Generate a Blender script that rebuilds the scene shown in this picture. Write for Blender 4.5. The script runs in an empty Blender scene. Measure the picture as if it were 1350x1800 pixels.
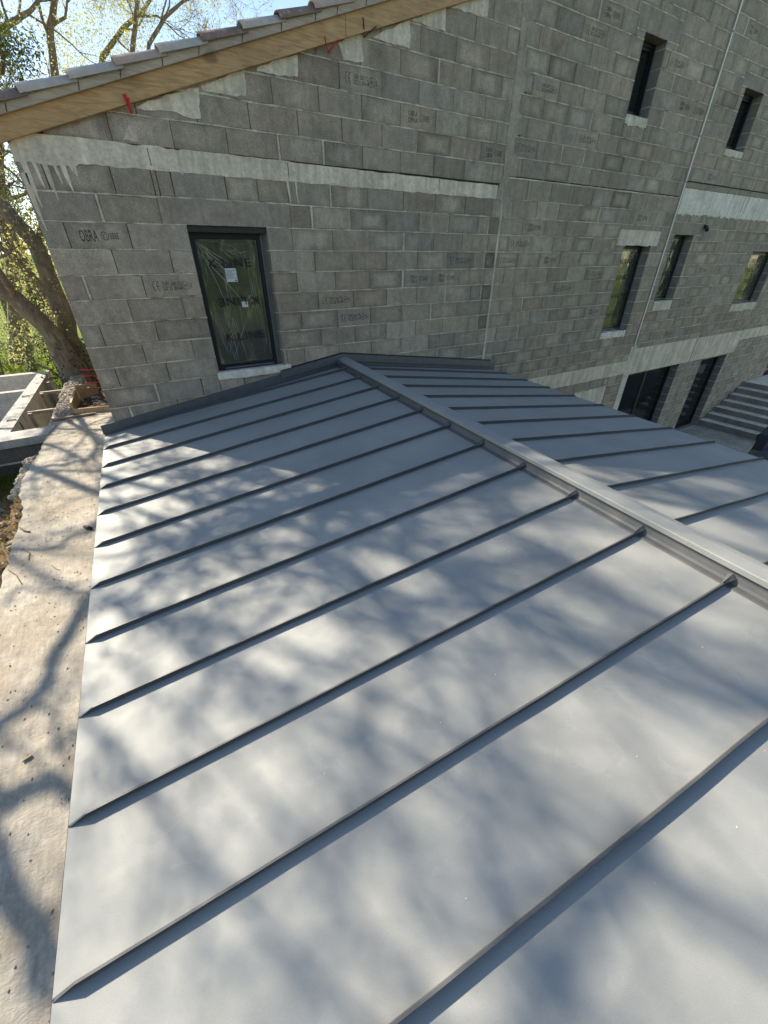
import bpy, bmesh, math, random
from mathutils import Vector, Matrix, noise
random.seed(7)
S = bpy.context.scene
COL = S.collection

# ------------------------------------------------------------------ camera
FPX = 694.843
CAM = Vector((0.41964, -5.25615, -0.73946))
RR = ((0.85956076, -0.51101096, -0.00480547), (-0.27739540, -0.45866209, -0.84420430), (0.42919357, 0.72697791, -0.536))
cd = bpy.data.cameras.new('camera'); cam = bpy.data.objects.new('camera', cd); COL.objects.link(cam)
rx, dn, fw = (Vector(r) for r in RR)
m = Matrix.Identity(4)
for i in range(3):
    m[i][0] = rx[i]; m[i][1] = -dn[i]; m[i][2] = -fw[i]; m[i][3] = CAM[i]
cam.matrix_world = m
cd.sensor_fit = 'VERTICAL'; cd.sensor_height = 36; cd.lens = FPX / 1800 * 36
cd.clip_start = 0.05; cd.clip_end = 2000
S.camera = cam

# ------------------------------------------------------------------ sky, sun, exposure
SUN_EL, SUN_AZ = math.radians(36.0), math.radians(-29.0)
world = bpy.data.worlds.new('World'); S.world = world; world.use_nodes = True
wn = world.node_tree
sky = wn.nodes.new('ShaderNodeTexSky'); sky.sky_type = 'NISHITA'; sky.sun_disc = False
sky.sun_elevation = SUN_EL; sky.sun_rotation = SUN_AZ; sky.air_density = 1.0; sky.altitude = 900; sky.dust_density = 0.3; sky.ozone_density = 2.0
wn.links.new(sky.outputs[0], wn.nodes['Background'].inputs[0]); wn.nodes['Background'].inputs[1].default_value = 0.13
sd = bpy.data.lights.new('sun', 'SUN'); sd.energy = 5.0; sd.angle = math.radians(0.53); sd.color = (1.0, 0.95, 0.875)
sun = bpy.data.objects.new('sun', sd); COL.objects.link(sun)
LDIR = Vector((math.sin(SUN_AZ) * math.cos(SUN_EL), math.cos(SUN_AZ) * math.cos(SUN_EL), math.sin(SUN_EL)))
sun.rotation_euler = LDIR.to_track_quat('Z', 'Y').to_euler(); sun.location = LDIR * 40
S.view_settings.view_transform = 'Standard'; S.view_settings.look = 'None'; S.view_settings.gamma = 1
S.view_settings.exposure = 1.08
S.view_settings.use_white_balance = True; S.view_settings.white_balance_temperature = 7500; S.view_settings.white_balance_tint = 11

# ------------------------------------------------------------------ helpers
def ray(px, py):
    a, b = (px - 675) / FPX, (py - 900) / FPX
    return rx * a + dn * b + fw
def WP(px, py, y=0.0):                     # point of the photograph on a vertical plane parallel to the house wall
    d = ray(px, py); return CAM + d * ((y - CAM.y) / d.y)
def WXZ(px, py): p = WP(px, py); return (p.x, p.z)

class MB:
    def __init__(s): s.v = []; s.f = []; s.mi = []; s.col = []
    def quad(s, a, b, c, d, mi=0, col=None):
        n = len(s.v); s.v += [tuple(a), tuple(b), tuple(c), tuple(d)]; s.f.append((n, n+1, n+2, n+3)); s.mi.append(mi); s.col.append(col)
    def tri(s, a, b, c, mi=0, col=None):
        n = len(s.v); s.v += [tuple(a), tuple(b), tuple(c)]; s.f.append((n, n+1, n+2)); s.mi.append(mi); s.col.append(col)
    def poly(s, pts, mi=0, col=None):
        n = len(s.v); s.v += [tuple(p) for p in pts]; s.f.append(tuple(range(n, n+len(pts)))); s.mi.append(mi); s.col.append(col)
    def face(s, idx, mi=0, col=None): s.f.append(tuple(idx)); s.mi.append(mi); s.col.append(col)
    def box(s, x0, x1, y0, y1, z0, z1, mi=0, col=None, skip=''):
        A = [(x0,y0,z0),(x1,y0,z0),(x1,y1,z0),(x0,y1,z0),(x0,y0,z1),(x1,y0,z1),(x1,y1,z1),(x0,y1,z1)]
        n = len(s.v); s.v += A
        for k, f in (('b',(3,2,1,0)),('t',(4,5,6,7)),('f',(0,1,5,4)),('r',(1,2,6,5)),('k',(2,3,7,6)),('l',(3,0,4,7))):
            if k in skip: continue
            s.f.append(tuple(n+i for i in f)); s.mi.append(mi); s.col.append(col)
    def hexa(s, P, mi=0, col=None):        # 8 points in box order
        n = len(s.v); s.v += [tuple(p) for p in P]
        for f in ((3,2,1,0),(4,5,6,7),(0,1,5,4),(1,2,6,5),(2,3,7,6),(3,0,4,7)):
            s.f.append(tuple(n+i for i in f)); s.mi.append(mi); s.col.append(col)
    def bar(s, a, b, w, h, up=Vector((0,0,1)), mi=0, col=None):
        a, b = Vector(a), Vector(b); d = (b-a).normalized(); x = d.cross(up).normalized()*w/2; y = x.normalized().cross(d).normalized()*h/2
        s.hexa([a-x-y, a+x-y, b+x-y, b-x-y, a-x+y, a+x+y, b+x+y, b-x+y], mi, col)
    def tube(s, pts, rad, n=6, mi=0, col=None, cap=True):
        pts = [Vector(p) for p in pts]; base = len(s.v); L = len(pts)
        up = Vector((0.31, 0.17, 0.93)); prev = None
        for i, p in enumerate(pts):
            t = (pts[min(i+1, L-1)] - pts[max(i-1, 0)])
            if t.length < 1e-9: t = Vector((0,0,1))
            t.normalize()
            if prev is None: a = t.cross(up)
            else: a = prev - t*prev.dot(t)
            if a.length < 1e-6: a = t.cross(Vector((1,0,0)))
            a.normalize(); prev = a; b = t.cross(a)
            r = rad[i] if isinstance(rad, (list, tuple)) else rad
            for k in range(n):
                an = 2*math.pi*k/n; s.v.append(tuple(p + (a*math.cos(an)+b*math.sin(an))*r))
        for i in range(L-1):
            for k in range(n):
                k2 = (k+1) % n
                s.f.append((base+i*n+k, base+i*n+k2, base+(i+1)*n+k2, base+(i+1)*n+k)); s.mi.append(mi); s.col.append(col)
        if cap:
            s.f.append(tuple(base+k for k in range(n))[::-1]); s.mi.append(mi); s.col.append(col)
            s.f.append(tuple(base+(L-1)*n+k for k in range(n))); s.mi.append(mi); s.col.append(col)
    def build(s, name, mats, parent=None, smooth=False):
        me = bpy.data.meshes.new(name); me.from_pydata(s.v, [], s.f)
        if not isinstance(mats, (list, tuple)): mats = [mats]
        for mt in mats: me.materials.append(mt)
        me.polygons.foreach_set('material_index', s.mi)
        if smooth: me.polygons.foreach_set('use_smooth', [True]*len(s.f))
        if any(c is not None for c in s.col):
            at = me.color_attributes.new('tint', 'FLOAT_COLOR', 'CORNER'); buf = []
            for f, c in zip(s.f, s.col):
                c = c or (1, 1, 1, 1)
                if isinstance(c[0], (tuple, list)):
                    for q in c: buf += list(q)
                else:
                    for _ in f: buf += list(c)
            at.data.foreach_set('color', buf)
        me.update(); o = bpy.data.objects.new(name, me); COL.objects.link(o)
        if parent: o.parent = parent
        return o

def tag(o, label=None, cat=None, group=None, kind=None):
    if label: o['label'] = label
    if cat: o['category'] = cat
    if group: o['group'] = group
    if kind: o['kind'] = kind
    return o
def empty(name, loc, label, cat, group=None):
    o = bpy.data.objects.new(name, None); COL.objects.link(o); o.empty_display_size = 0.2
    EMP.append((o, loc)); return tag(o, label, cat, group)
EMP = []
def seat_empties():                        # put each Empty at its thing's base without moving the parts
    for o, loc in EMP:
        o.location = loc
        inv = Matrix.Translation(-Vector(loc))
        for c in o.children: c.matrix_parent_inverse = inv

# ------------------------------------------------------------------ materials
def newmat(name):
    mt = bpy.data.materials.new(name); mt.use_nodes = True; nt = mt.node_tree
    return mt, nt, nt.nodes['Principled BSDF']
def nd(nt, t, **kw):
    n = nt.nodes.new(t)
    for k, v in kw.items(): setattr(n, k, v)
    return n
def coords(nt, scale=(1,1,1), src='Object'):
    tc = nd(nt, 'ShaderNodeTexCoord'); mp = nd(nt, 'ShaderNodeMapping'); mp.inputs['Scale'].default_value = scale
    nt.links.new(tc.outputs[src], mp.inputs[0]); return mp.outputs[0]
def noisef(nt, vec, scale, detail=4, rough=0.55, dist=0.0):
    n = nd(nt, 'ShaderNodeTexNoise'); n.inputs['Scale'].default_value = scale; n.inputs['Detail'].default_value = detail
    n.inputs['Roughness'].default_value = rough; n.inputs['Distortion'].default_value = dist
    nt.links.new(vec, n.inputs['Vector']); return n.outputs['Fac']
def ramp(nt, fac, stops):
    r = nd(nt, 'ShaderNodeValToRGB'); e = r.color_ramp.elements
    while len(e) < len(stops): e.new(0.5)
    for el, (p, c) in zip(e, stops):
        el.position = p; el.color = (c, c, c, 1) if isinstance(c, (int, float)) else (*c, 1)
    nt.links.new(fac, r.inputs[0]); return r.outputs[0]
def mul(nt, a, b, fac=1.0, mode='MULTIPLY'):
    mx = nd(nt, 'ShaderNodeMix', data_type='RGBA', blend_type=mode)
    if isinstance(fac, (int, float)): mx.inputs[0].default_value = fac
    else: nt.links.new(fac, mx.inputs[0])
    for s_, i in ((a, 6), (b, 7)):
        if isinstance(s_, (tuple, list)): mx.inputs[i].default_value = (*s_, 1)
        else: nt.links.new(s_, mx.inputs[i])
    return mx.outputs[2]
def bump(nt, bs, h, strength, dist=0.01, prev=None):
    b = nd(nt, 'ShaderNodeBump'); b.inputs['Strength'].default_value = strength; b.inputs['Distance'].default_value = dist
    nt.links.new(h, b.inputs['Height'])
    if prev is not None: nt.links.new(prev, b.inputs['Normal'])
    nt.links.new(b.outputs[0], bs.inputs['Normal']); return b.outputs[0]

def mat_simple(name, col, rough=0.6, metal=0.0, nscale=30, namp=0.15, bumps=0.2, bdist=0.003, spec=None):
    mt, nt, bs = newmat(name); v = coords(nt)
    n1 = noisef(nt, v, nscale); lo, hi = 1-namp*1.6, 1+namp*1.2
    c = mul(nt, tuple(col), ramp(nt, n1, [(0.25, lo), (0.75, hi)]))
    nt.links.new(c, bs.inputs['Base Color']); bs.inputs['Roughness'].default_value = rough; bs.inputs['Metallic'].default_value = metal
    if spec is not None: bs.inputs['Specular IOR Level'].default_value = spec
    if bumps: bump(nt, bs, noisef(nt, v, nscale*3), bumps, bdist)
    return mt

def mat_block(name, base, use_tint=True):
    mt, nt, bs = newmat(name); v = coords(nt)
    grain = noisef(nt, v, 170, 3, 0.7); mid = noisef(nt, v, 14, 4, 0.6); big = noisef(nt, v, 0.9, 4, 0.6)
    drip = noisef(nt, coords(nt, (9, 9, 0.7)), 1.0, 5, 0.62)
    c = mul(nt, base, ramp(nt, grain, [(0.3, 0.55), (0.5, 0.98), (0.72, 1.5)]))
    c = mul(nt, c, ramp(nt, mid, [(0.3, 0.86), (0.7, 1.14)]))
    c = mul(nt, c, ramp(nt, big, [(0.3, (0.86, 0.87, 0.88)), (0.7, (1.12, 1.1, 1.06))]))
    c = mul(nt, c, ramp(nt, drip, [(0.28, 0.8), (0.5, 1.0), (0.75, 1.13)]))
    veil = ramp(nt, noisef(nt, coords(nt, (2.6, 2.6, 1.3)), 1.0, 7, 0.72, 0.8), [(0.54, 0.0), (0.68, 0.55)])
    c = mul(nt, c, tuple(min(1, x*1.45) for x in base), veil, 'MIX')
    damp = ramp(nt, noisef(nt, coords(nt, (1.7, 1.7, 0.8)), 1.3, 6, 0.7, 0.5), [(0.30, 0.72), (0.44, 1.0)])
    c = mul(nt, c, damp)
    if use_tint:
        at = nd(nt, 'ShaderNodeVertexColor'); at.layer_name = 'tint'
        c = mul(nt, c, at.outputs[0])
    nt.links.new(c, bs.inputs['Base Color']); bs.inputs['Roughness'].default_value = 0.95
    bs.inputs['Specular IOR Level'].default_value = 0.15
    nb = bump(nt, bs, noisef(nt, v, 110, 4, 0.7), 0.75, 0.006)
    return mt
M = {}
M['block'] = mat_block('hollow_concrete_block', (0.385, 0.318, 0.25))
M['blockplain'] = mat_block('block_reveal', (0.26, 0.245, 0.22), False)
def mat_mortar():
    mt, nt, bs = newmat('cement_mortar'); v = coords(nt)
    c = mul(nt, (0.74, 0.64, 0.50), ramp(nt, noisef(nt, v, 60, 4, 0.7), [(0.25, 0.62), (0.75, 1.3)]))
    c = mul(nt, c, ramp(nt, noisef(nt, v, 2.2, 4, 0.6), [(0.3, 0.62), (0.72, 1.25)]))
    nt.links.new(c, bs.inputs['Base Color']); bs.inputs['Roughness'].default_value = 0.95
    bump(nt, bs, noisef(nt, v, 70, 4, 0.7), 0.9, 0.01); return mt
M['mortar'] = mat_mortar()
M['joint'] = mat_simple('joint_shadow_recess', (0.06, 0.056, 0.05), 1.0, 0, 60, 0.2, 0.3)
def mat_cement(name, base, streak=1.0, bscale=34, warm=(1.0, 0.97, 0.92)):
    mt, nt, bs = newmat(name); v = coords(nt)
    c = mul(nt, base, ramp(nt, noisef(nt, v, 26, 6, 0.72), [(0.25, 0.72), (0.75, 1.2)]))
    c = mul(nt, c, ramp(nt, noisef(nt, v, 3.1, 5, 0.65, 0.6), [(0.3, 0.74), (0.7, 1.12)]))
    c = mul(nt, c, ramp(nt, noisef(nt, coords(nt, (11, 11, 0.9)), 1.0, 5, 0.6), [(0.28, 0.7), (0.55, 1.0), (0.8, 1.1)]), streak)
    c = mul(nt, c, ramp(nt, noisef(nt, v, 90, 2, 0.5), [(0.27, 0.45), (0.36, 1.0)]), 0.6)
    nt.links.new(c, bs.inputs['Base Color']); bs.inputs['Roughness'].default_value = 0.93; bs.inputs['Specular IOR Level'].default_value = 0.2
    bump(nt, bs, noisef(nt, v, bscale, 6, 0.7), 0.6, 0.012); return mt
M['band'] = mat_cement('poured_concrete_band', (0.84, 0.725, 0.565))
M['bandwhite'] = mat_cement('whitewashed_concrete', (0.95, 0.86, 0.72))
M['lintel'] = mat_cement('cast_lintel', (0.40, 0.335, 0.265))
M['lintellight'] = mat_cement('cast_lintel_light', (0.40, 0.38, 0.33))
M['sill'] = mat_cement('mortar_sill', (0.82, 0.73, 0.57))
M['columnmortar'] = mat_cement('rough_mortar_column', (0.50, 0.42, 0.325), bscale=60)

def mat_metal():
    mt, nt, bs = newmat('grey_coated_roof_metal'); v = coords(nt)
    sp = noisef(nt, v, 900, 2, 0.6); cl = noisef(nt, v, 1.6, 4, 0.6)
    c = mul(nt, (0.30, 0.312, 0.298), ramp(nt, cl, [(0.3, 0.9), (0.7, 1.1)]))
    c = mul(nt, c, ramp(nt, sp, [(0.3, 0.85), (0.7, 1.18)]))
    # chalky scuffs and finger marks
    sc = noisef(nt, coords(nt, (1, 1, 1)), 5.5, 6, 0.7, 1.2); mk = ramp(nt, sc, [(0.58, 0.0), (0.72, 0.42)])
    c = mul(nt, c, (0.40, 0.41, 0.40), mk, 'MIX')
    nt.links.new(c, bs.inputs['Base Color'])
    bs.inputs['Metallic'].default_value = 0.22
    bs.inputs['Specular IOR Level'].default_value = 0.4
    r = ramp(nt, noisef(nt, v, 3.0, 4, 0.6), [(0.3, 0.64), (0.7, 0.72)])
    nt.links.new(r, bs.inputs['Roughness'])
    b1 = bump(nt, bs, noisef(nt, coords(nt, (0.6, 2.2, 1)), 1.6, 3, 0.5), 0.55, 0.014)
    bump(nt, bs, noisef(nt, v, 330, 2, 0.5), 0.35, 0.0007, b1)
    return mt
M['metal'] = mat_metal()
M['seam'] = mat_simple('shade_darkened_roof_metal', (0.115, 0.12, 0.12), 0.55, 0.3, 12, 0.1, 0.1, 0.002)  # same roof sheet; shade on seam sides and ridge upstand darkened into the colour
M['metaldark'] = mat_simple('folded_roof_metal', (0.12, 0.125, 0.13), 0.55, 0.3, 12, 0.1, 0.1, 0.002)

def mat_slab():
    mt, nt, bs = newmat('weathered_concrete_slab'); v = coords(nt)
    big = noisef(nt, v, 1.5, 5, 0.6, 0.5); c = ramp(nt, big, [(0.3, (0.36, 0.31, 0.235)), (0.5, (0.47, 0.43, 0.355)), (0.7, (0.53, 0.50, 0.43))])
    c = mul(nt, c, ramp(nt, noisef(nt, v, 11, 6, 0.75), [(0.25, 0.72), (0.7, 1.12)]))
    c = mul(nt, c, ramp(nt, noisef(nt, coords(nt, (60, 8, 8)), 1.0, 4, 0.6), [(0.3, 0.85), (0.7, 1.1)]))
    c = mul(nt, c, ramp(nt, noisef(nt, v, 60, 3, 0.6), [(0.27, 0.55), (0.34, 1.0)]), 0.5)
    c = mul(nt, c, ramp(nt, noisef(nt, v, 4.5, 7, 0.75, 1.5), [(0.46, 1.0), (0.5, 0.72), (0.54, 1.0)]), 0.5)
    rust = ramp(nt, noisef(nt, v, 2.3, 3, 0.5), [(0.62, 0.0), (0.74, 0.55)])
    c = mul(nt, c, (0.36, 0.26, 0.16), rust, 'MIX')
    nt.links.new(c, bs.inputs['Base Color']); bs.inputs['Roughness'].default_value = 0.95; bs.inputs['Specular IOR Level'].default_value = 0.15
    b1 = bump(nt, bs, noisef(nt, coords(nt, (50, 160, 30)), 1.0, 5, 0.7, 1.0), 0.8, 0.007)
    bump(nt, bs, noisef(nt, v, 9, 7, 0.75), 0.45, 0.018, b1); return mt
M['slab'] = mat_slab()
M['rubble'] = mat_cement('rubble_mortar', (0.42, 0.37, 0.29), 0.3, 20)
M['stone'] = mat_cement('rubble_stone', (0.37, 0.32, 0.25), 0.2, 20)
M['basin'] = mat_cement('formed_concrete', (0.50, 0.49, 0.46), 0.6)
M['basinblock'] = mat_cement('basin_blockwork', (0.20, 0.19, 0.165), 0.6)

def mat_wood(name, base, dark):
    mt, nt, bs = newmat(name); v = coords(nt, (1.0, 9, 9))
    n = noisef(nt, v, 3.2, 6, 0.65, 1.6); c = ramp(nt, n, [(0.3, dark), (0.55, base), (0.75, tuple(min(1, x*1.15) for x in base))])
    c = mul(nt, c, ramp(nt, noisef(nt, coords(nt), 1.3, 3, 0.5), [(0.3, 0.8), (0.7, 1.15)]))
    k = ramp(nt, noisef(nt, coords(nt, (3.2, 3.2, 7)), 1.0, 1, 0.3), [(0.72, 0.0), (0.80, 0.7)])
    c = mul(nt, c, tuple(x*0.5 for x in dark), k, 'MIX')
    nt.links.new(c, bs.inputs['Base Color']); bs.inputs['Roughness'].default_value = 0.7
    bump(nt, bs, n, 0.2, 0.003); return mt
M['wood'] = mat_wood('pine_fascia', (0.60, 0.36, 0.17), (0.38, 0.21, 0.09))
M['woodgrey'] = mat_wood('weathered_plank', (0.36, 0.30, 0.22), (0.22, 0.17, 0.12))
M['woodform'] = mat_wood('formwork_board', (0.52, 0.36, 0.19), (0.34, 0.21, 0.1))
M['verge'] = mat_cement('verge_mortar', (0.56, 0.51, 0.43), 0.2, 50)
M['batten'] = mat_wood('greyed_verge_batten', (0.52, 0.42, 0.32), (0.38, 0.28, 0.2))
def mat_tile(name, a, b):
    mt, nt, bs = newmat(name); v = coords(nt)
    c = ramp(nt, noisef(nt, v, 9, 6, 0.7), [(0.3, a), (0.7, b)])
    c = mul(nt, c, (0.45, 0.44, 0.4), ramp(nt, noisef(nt, v, 22, 4, 0.7), [(0.55, 0.0), (0.72, 0.7)]), 'MIX')
    nt.links.new(c, bs.inputs['Base Color']); bs.inputs['Roughness'].default_value = 0.9
    bump(nt, bs, noisef(nt, v, 60, 4, 0.6), 0.5, 0.005); return mt
M['tiles'] = [mat_tile('tile_pink', (0.44, 0.29, 0.23), (0.52, 0.42, 0.36)), mat_tile('tile_grey', (0.42, 0.36, 0.31), (0.58, 0.52, 0.46)), mat_tile('tile_brown', (0.20, 0.12, 0.09), (0.30, 0.22, 0.18))]

M['frame'] = mat_simple('anthracite_frame', (0.005, 0.0052, 0.0065), 0.5, 0.0, 20, 0.05, 0.0)
M['framelight'] = mat_simple('brushed_frame_edge', (0.16, 0.18, 0.23), 0.35, 0.4, 20, 0.05, 0.0)
M['ink'] = mat_simple('black_stamp_ink', (0.06, 0.057, 0.052), 0.9, 0, 60, 0.3, 0)
_nt = M['ink'].node_tree; _b = _nt.nodes['Principled BSDF']; _nt.links.new(ramp(_nt, noisef(_nt, coords(_nt), 55, 4, 0.7), [(0.36, 0.35), (0.60, 0.95)]), _b.inputs['Alpha'])
M['filmink'] = mat_simple('black_film_print', (0.006, 0.006, 0.006), 0.6, 0, 20, 0.05, 0)
M['redink'] = mat_simple('red_film_print', (0.45, 0.03, 0.02), 0.6, 0, 20, 0.05, 0)
M['red'] = mat_simple('red_plastic', (0.62, 0.02, 0.03), 0.45, 0, 10, 0.05, 0)
M['rust'] = mat_simple('rusty_steel', (0.10, 0.045, 0.03), 0.8, 0, 40, 0.3, 0.3)
M['paper'] = mat_simple('paper_label', (0.62, 0.63, 0.62), 0.8, 0, 40, 0.06, 0)
M['blackplastic'] = mat_simple('black_plastic', (0.012, 0.012, 0.013), 0.4, 0, 10, 0.1, 0)
M['strip'] = mat_simple('pale_joint_strip', (0.88, 0.85, 0.76), 0.7, 0, 14, 0.15, 0.2)
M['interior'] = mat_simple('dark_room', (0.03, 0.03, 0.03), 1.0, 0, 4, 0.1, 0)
def mat_glass():
    mt, nt, bs = newmat('window_glass'); bs.inputs['Base Color'].default_value = (0.012, 0.016, 0.015, 1)
    bs.inputs['Roughness'].default_value = 0.07; bs.inputs['Specular IOR Level'].default_value = 0.7
    bump(nt, bs, noisef(nt, coords(nt), 2.0, 2, 0.5), 0.05, 0.01); return mt
M['glass'] = mat_glass()
def mat_film():
    mt, nt, bs = newmat('clear_protective_film'); nt.nodes.remove(bs); out = nt.nodes['Material Output']
    tr = nd(nt, 'ShaderNodeBsdfTransparent'); gl = nd(nt, 'ShaderNodeBsdfGlossy'); df = nd(nt, 'ShaderNodeBsdfDiffuse'); df.inputs[0].default_value = (0.30, 0.31, 0.25, 1)
    gl.inputs['Color'].default_value = (0.85, 0.9, 0.8, 1); gl.inputs['Roughness'].default_value = 0.22
    v = coords(nt, (5, 1, 0.9)); n = noisef(nt, v, 1.6, 2, 0.5, 1.5)
    b = nd(nt, 'ShaderNodeBump'); b.inputs['Strength'].default_value = 0.3; b.inputs['Distance'].default_value = 0.03; nt.links.new(n, b.inputs['Height']); nt.links.new(b.outputs[0], gl.inputs['Normal'])
    m1 = nd(nt, 'ShaderNodeMixShader'); m1.inputs[0].default_value = 0.13; m2 = nd(nt, 'ShaderNodeMixShader')
    nt.links.new(tr.outputs[0], m1.inputs[1]); nt.links.new(df.outputs[0], m1.inputs[2])
    fr = ramp(nt, n, [(0.35, 0.03), (0.58, 0.06), (0.63, 0.22), (0.66, 0.05)])
    nt.links.new(fr, m2.inputs[0]); nt.links.new(m1.outputs[0], m2.inputs[1]); nt.links.new(gl.outputs[0], m2.inputs[2])
    nt.links.new(m2.outputs[0], out.inputs[0]); return mt
M['film'] = mat_film()
def mat_crease():
    mt, nt, bs = newmat('milky_film_crease'); out = nt.nodes['Material Output']; tr = nd(nt, 'ShaderNodeBsdfTransparent'); ms = nd(nt, 'ShaderNodeMixShader'); ms.inputs[0].default_value = 0.36
    bs.inputs['Base Color'].default_value = (.62, .64, .52, 1); bs.inputs['Roughness'].default_value = 0.3
    nt.links.new(tr.outputs[0], ms.inputs[1]); nt.links.new(bs.outputs[0], ms.inputs[2]); nt.links.new(ms.outputs[0], out.inputs[0]); return mt
M['crease'] = mat_crease()

def mat_leaf(name, a, b, transl=0.45):
    mt, nt, bs = newmat(name); out = nt.nodes['Material Output']
    oi = nd(nt, 'ShaderNodeVertexColor'); oi.layer_name = 'tint'
    c = mul(nt, ramp(nt, noisef(nt, coords(nt), 1.7, 3, 0.6), [(0.35, a), (0.65, b)]), oi.outputs[0])
    nt.links.new(c, bs.inputs['Base Color']); bs.inputs['Roughness'].default_value = 0.6; bs.inputs['Specular IOR Level'].default_value = 0.3
    tl = nd(nt, 'ShaderNodeBsdfTranslucent'); nt.links.new(mul(nt, c, (1.5, 1.5, 0.9)), tl.inputs[0])
    ms = nd(nt, 'ShaderNodeMixShader'); ms.inputs[0].default_value = transl
    nt.links.new(bs.outputs[0], ms.inputs[1]); nt.links.new(tl.outputs[0], ms.inputs[2]); nt.links.new(ms.outputs[0], out.inputs[0]); return mt
M['leafyoung'] = mat_leaf('young_oak_leaf', (0.34, 0.35, 0.17), (0.46, 0.44, 0.26), 0.36)
M['leafdark'] = mat_leaf('evergreen_leaf', (0.035, 0.055, 0.018), (0.07, 0.095, 0.03), 0.25)
M['leafmid'] = mat_leaf('bush_leaf', (0.06, 0.09, 0.025), (0.13, 0.16, 0.045), 0.4)
M['leafolive'] = mat_leaf('olive_leaf', (0.16, 0.19, 0.12), (0.24, 0.27, 0.19), 0.3)
M['leafivy'] = mat_leaf('ivy_leaf', (0.03, 0.055, 0.015), (0.07, 0.12, 0.03), 0.2)
M['litter'] = mat_leaf('dry_leaf', (0.22, 0.13, 0.07), (0.35, 0.24, 0.14), 0.2)
M['grass'] = mat_leaf('grass_blade', (0.10, 0.16, 0.03), (0.20, 0.26, 0.05), 0.45)
def mat_bark():
    mt, nt, bs = newmat('grey_brown_bark'); v = coords(nt, (1, 1, 0.35))
    n = noisef(nt, v, 14, 6, 0.7, 0.8); c = ramp(nt, n, [(0.3, (0.09, 0.068, 0.048)), (0.55, (0.26, 0.205, 0.15)), (0.75, (0.40, 0.34, 0.26))])
    c = mul(nt, c, (0.13, 0.14, 0.05), ramp(nt, noisef(nt, coords(nt), 2.4, 4, 0.6), [(0.5, 0.0), (0.7, 0.7)]), 'MIX')
    nt.links.new(c, bs.inputs['Base Color']); bs.inputs['Roughness'].default_value = 0.95
    bump(nt, bs, n, 0.9, 0.04); return mt
M['bark'] = mat_bark()
def mat_ground():
    mt, nt, bs = newmat('earth_and_meadow'); v = coords(nt)
    sx = nd(nt, 'ShaderNodeSeparateXYZ'); nt.links.new(v, sx.inputs[0])
    n = noisef(nt, v, 7, 7, 0.75); dirt = ramp(nt, n, [(0.3, (0.11, 0.075, 0.05)), (0.55, (0.25, 0.19, 0.135)), (0.75, (0.36, 0.30, 0.23))])
    gr = ramp(nt, noisef(nt, v, 0.9, 6, 0.7), [(0.32, (0.20, 0.17, 0.07)), (0.45, (0.15, 0.20, 0.035)), (0.7, (0.19, 0.27, 0.05))])
    gr = mul(nt, gr, ramp(nt, noisef(nt, v, 35, 4, 0.7), [(0.3, 0.6), (0.7, 1.25)]))
    mr = nd(nt, 'ShaderNodeMapRange'); mr.inputs[1].default_value = 4.5; mr.inputs[2].default_value = 7.0; nt.links.new(sx.outputs[1], mr.inputs[0])
    m2 = nd(nt, 'ShaderNodeMapRange'); m2.inputs[1].default_value = -7.0; m2.inputs[2].default_value = -9.0; nt.links.new(sx.outputs[1], m2.inputs[0])
    ad = nd(nt, 'ShaderNodeMath', operation='MAXIMUM'); nt.links.new(mr.outputs[0], ad.inputs[0]); nt.links.new(m2.outputs[0], ad.inputs[1])
    c = mul(nt, dirt, gr, ad.outputs[0], 'MIX')
    nt.links.new(c, bs.inputs['Base Color']); bs.inputs['Roughness'].default_value = 1.0; bs.inputs['Specular IOR Level'].default_value = 0.1
    bump(nt, bs, noisef(nt, v, 12, 7, 0.75), 0.9, 0.06); return mt
M['ground'] = mat_ground()
M['soil'] = mat_simple('dark_debris', (0.09, 0.055, 0.035), 1.0, 0, 18, 0.4, 0.8, 0.02)
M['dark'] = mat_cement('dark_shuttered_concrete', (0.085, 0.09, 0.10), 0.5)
M['step'] = mat_cement('bare_concrete_step', (0.27, 0.26, 0.245), 0.4)
M['chip'] = mat_simple('wood_chip', (0.42, 0.33, 0.20), 0.8, 0, 30, 0.2, 0.1)
exec_after = []

# ------------------------------------------------------------------ ground
def build_ground():
    mb = MB(); xs = [-400,-150,-60,-30,-20,-15,-12,-10,-8,-7,-6,-5,-4.4,-3.9,-3.4,-3,-2.7,-2.4,-2.1,-1.9,-1.7,-1.5,-1.3,-1.1,-0.9,-0.6,0,8,20,21,40,100,400]
    ys = [-400,-150,-60,-30,-15,-10,-8,-6,-5,-4,-3.4,-2.8,-2.3,-1.9,-1.5,-1.1,-.7,-.3,.1,.5,.9,1.3,1.7,2.2,2.8,3.4,4,5,6,7,8,9,10,12,14,17,20,25,32,45,70,120,250,500]
    def h(x, y):
        z = -3.62 + 0.07*noise.noise(Vector((x*.8, y*.8, 0))) + 0.03*noise.noise(Vector((x*3, y*3, 2)))
        if y > 7: z -= min(2.2, (y-7)*0.05)
        if y > 40: z += (y-40)*0.035 if y < 250 else 7.4
        if x < -8: z += min(3, (-8-x)*0.04)
        if y < 1.25: z += 0.52
        elif y < 6.2 and x > -8: z = -3.72
        if -0.7 < x < 30 and -40 < y < 9: z = -5.35
        return z
    for y in ys:
        for x in xs: mb.v.append((x, y, h(x, y)))
    W_ = len(xs)
    for j in range(len(ys)-1):
        for i in range(W_-1): mb.face((j*W_+i, j*W_+i+1, (j+1)*W_+i+1, (j+1)*W_+i))
    return tag(mb.build('ground', M['ground'], smooth=True), kind='structure')
build_ground()

# ------------------------------------------------------------------ the block wall in the plane y = 0
Z_LO = -5.25
SEAM = 5.50
RAKE = lambda x: 0.10 + 0.3400*x           # underside of the fascia along the gable
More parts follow.
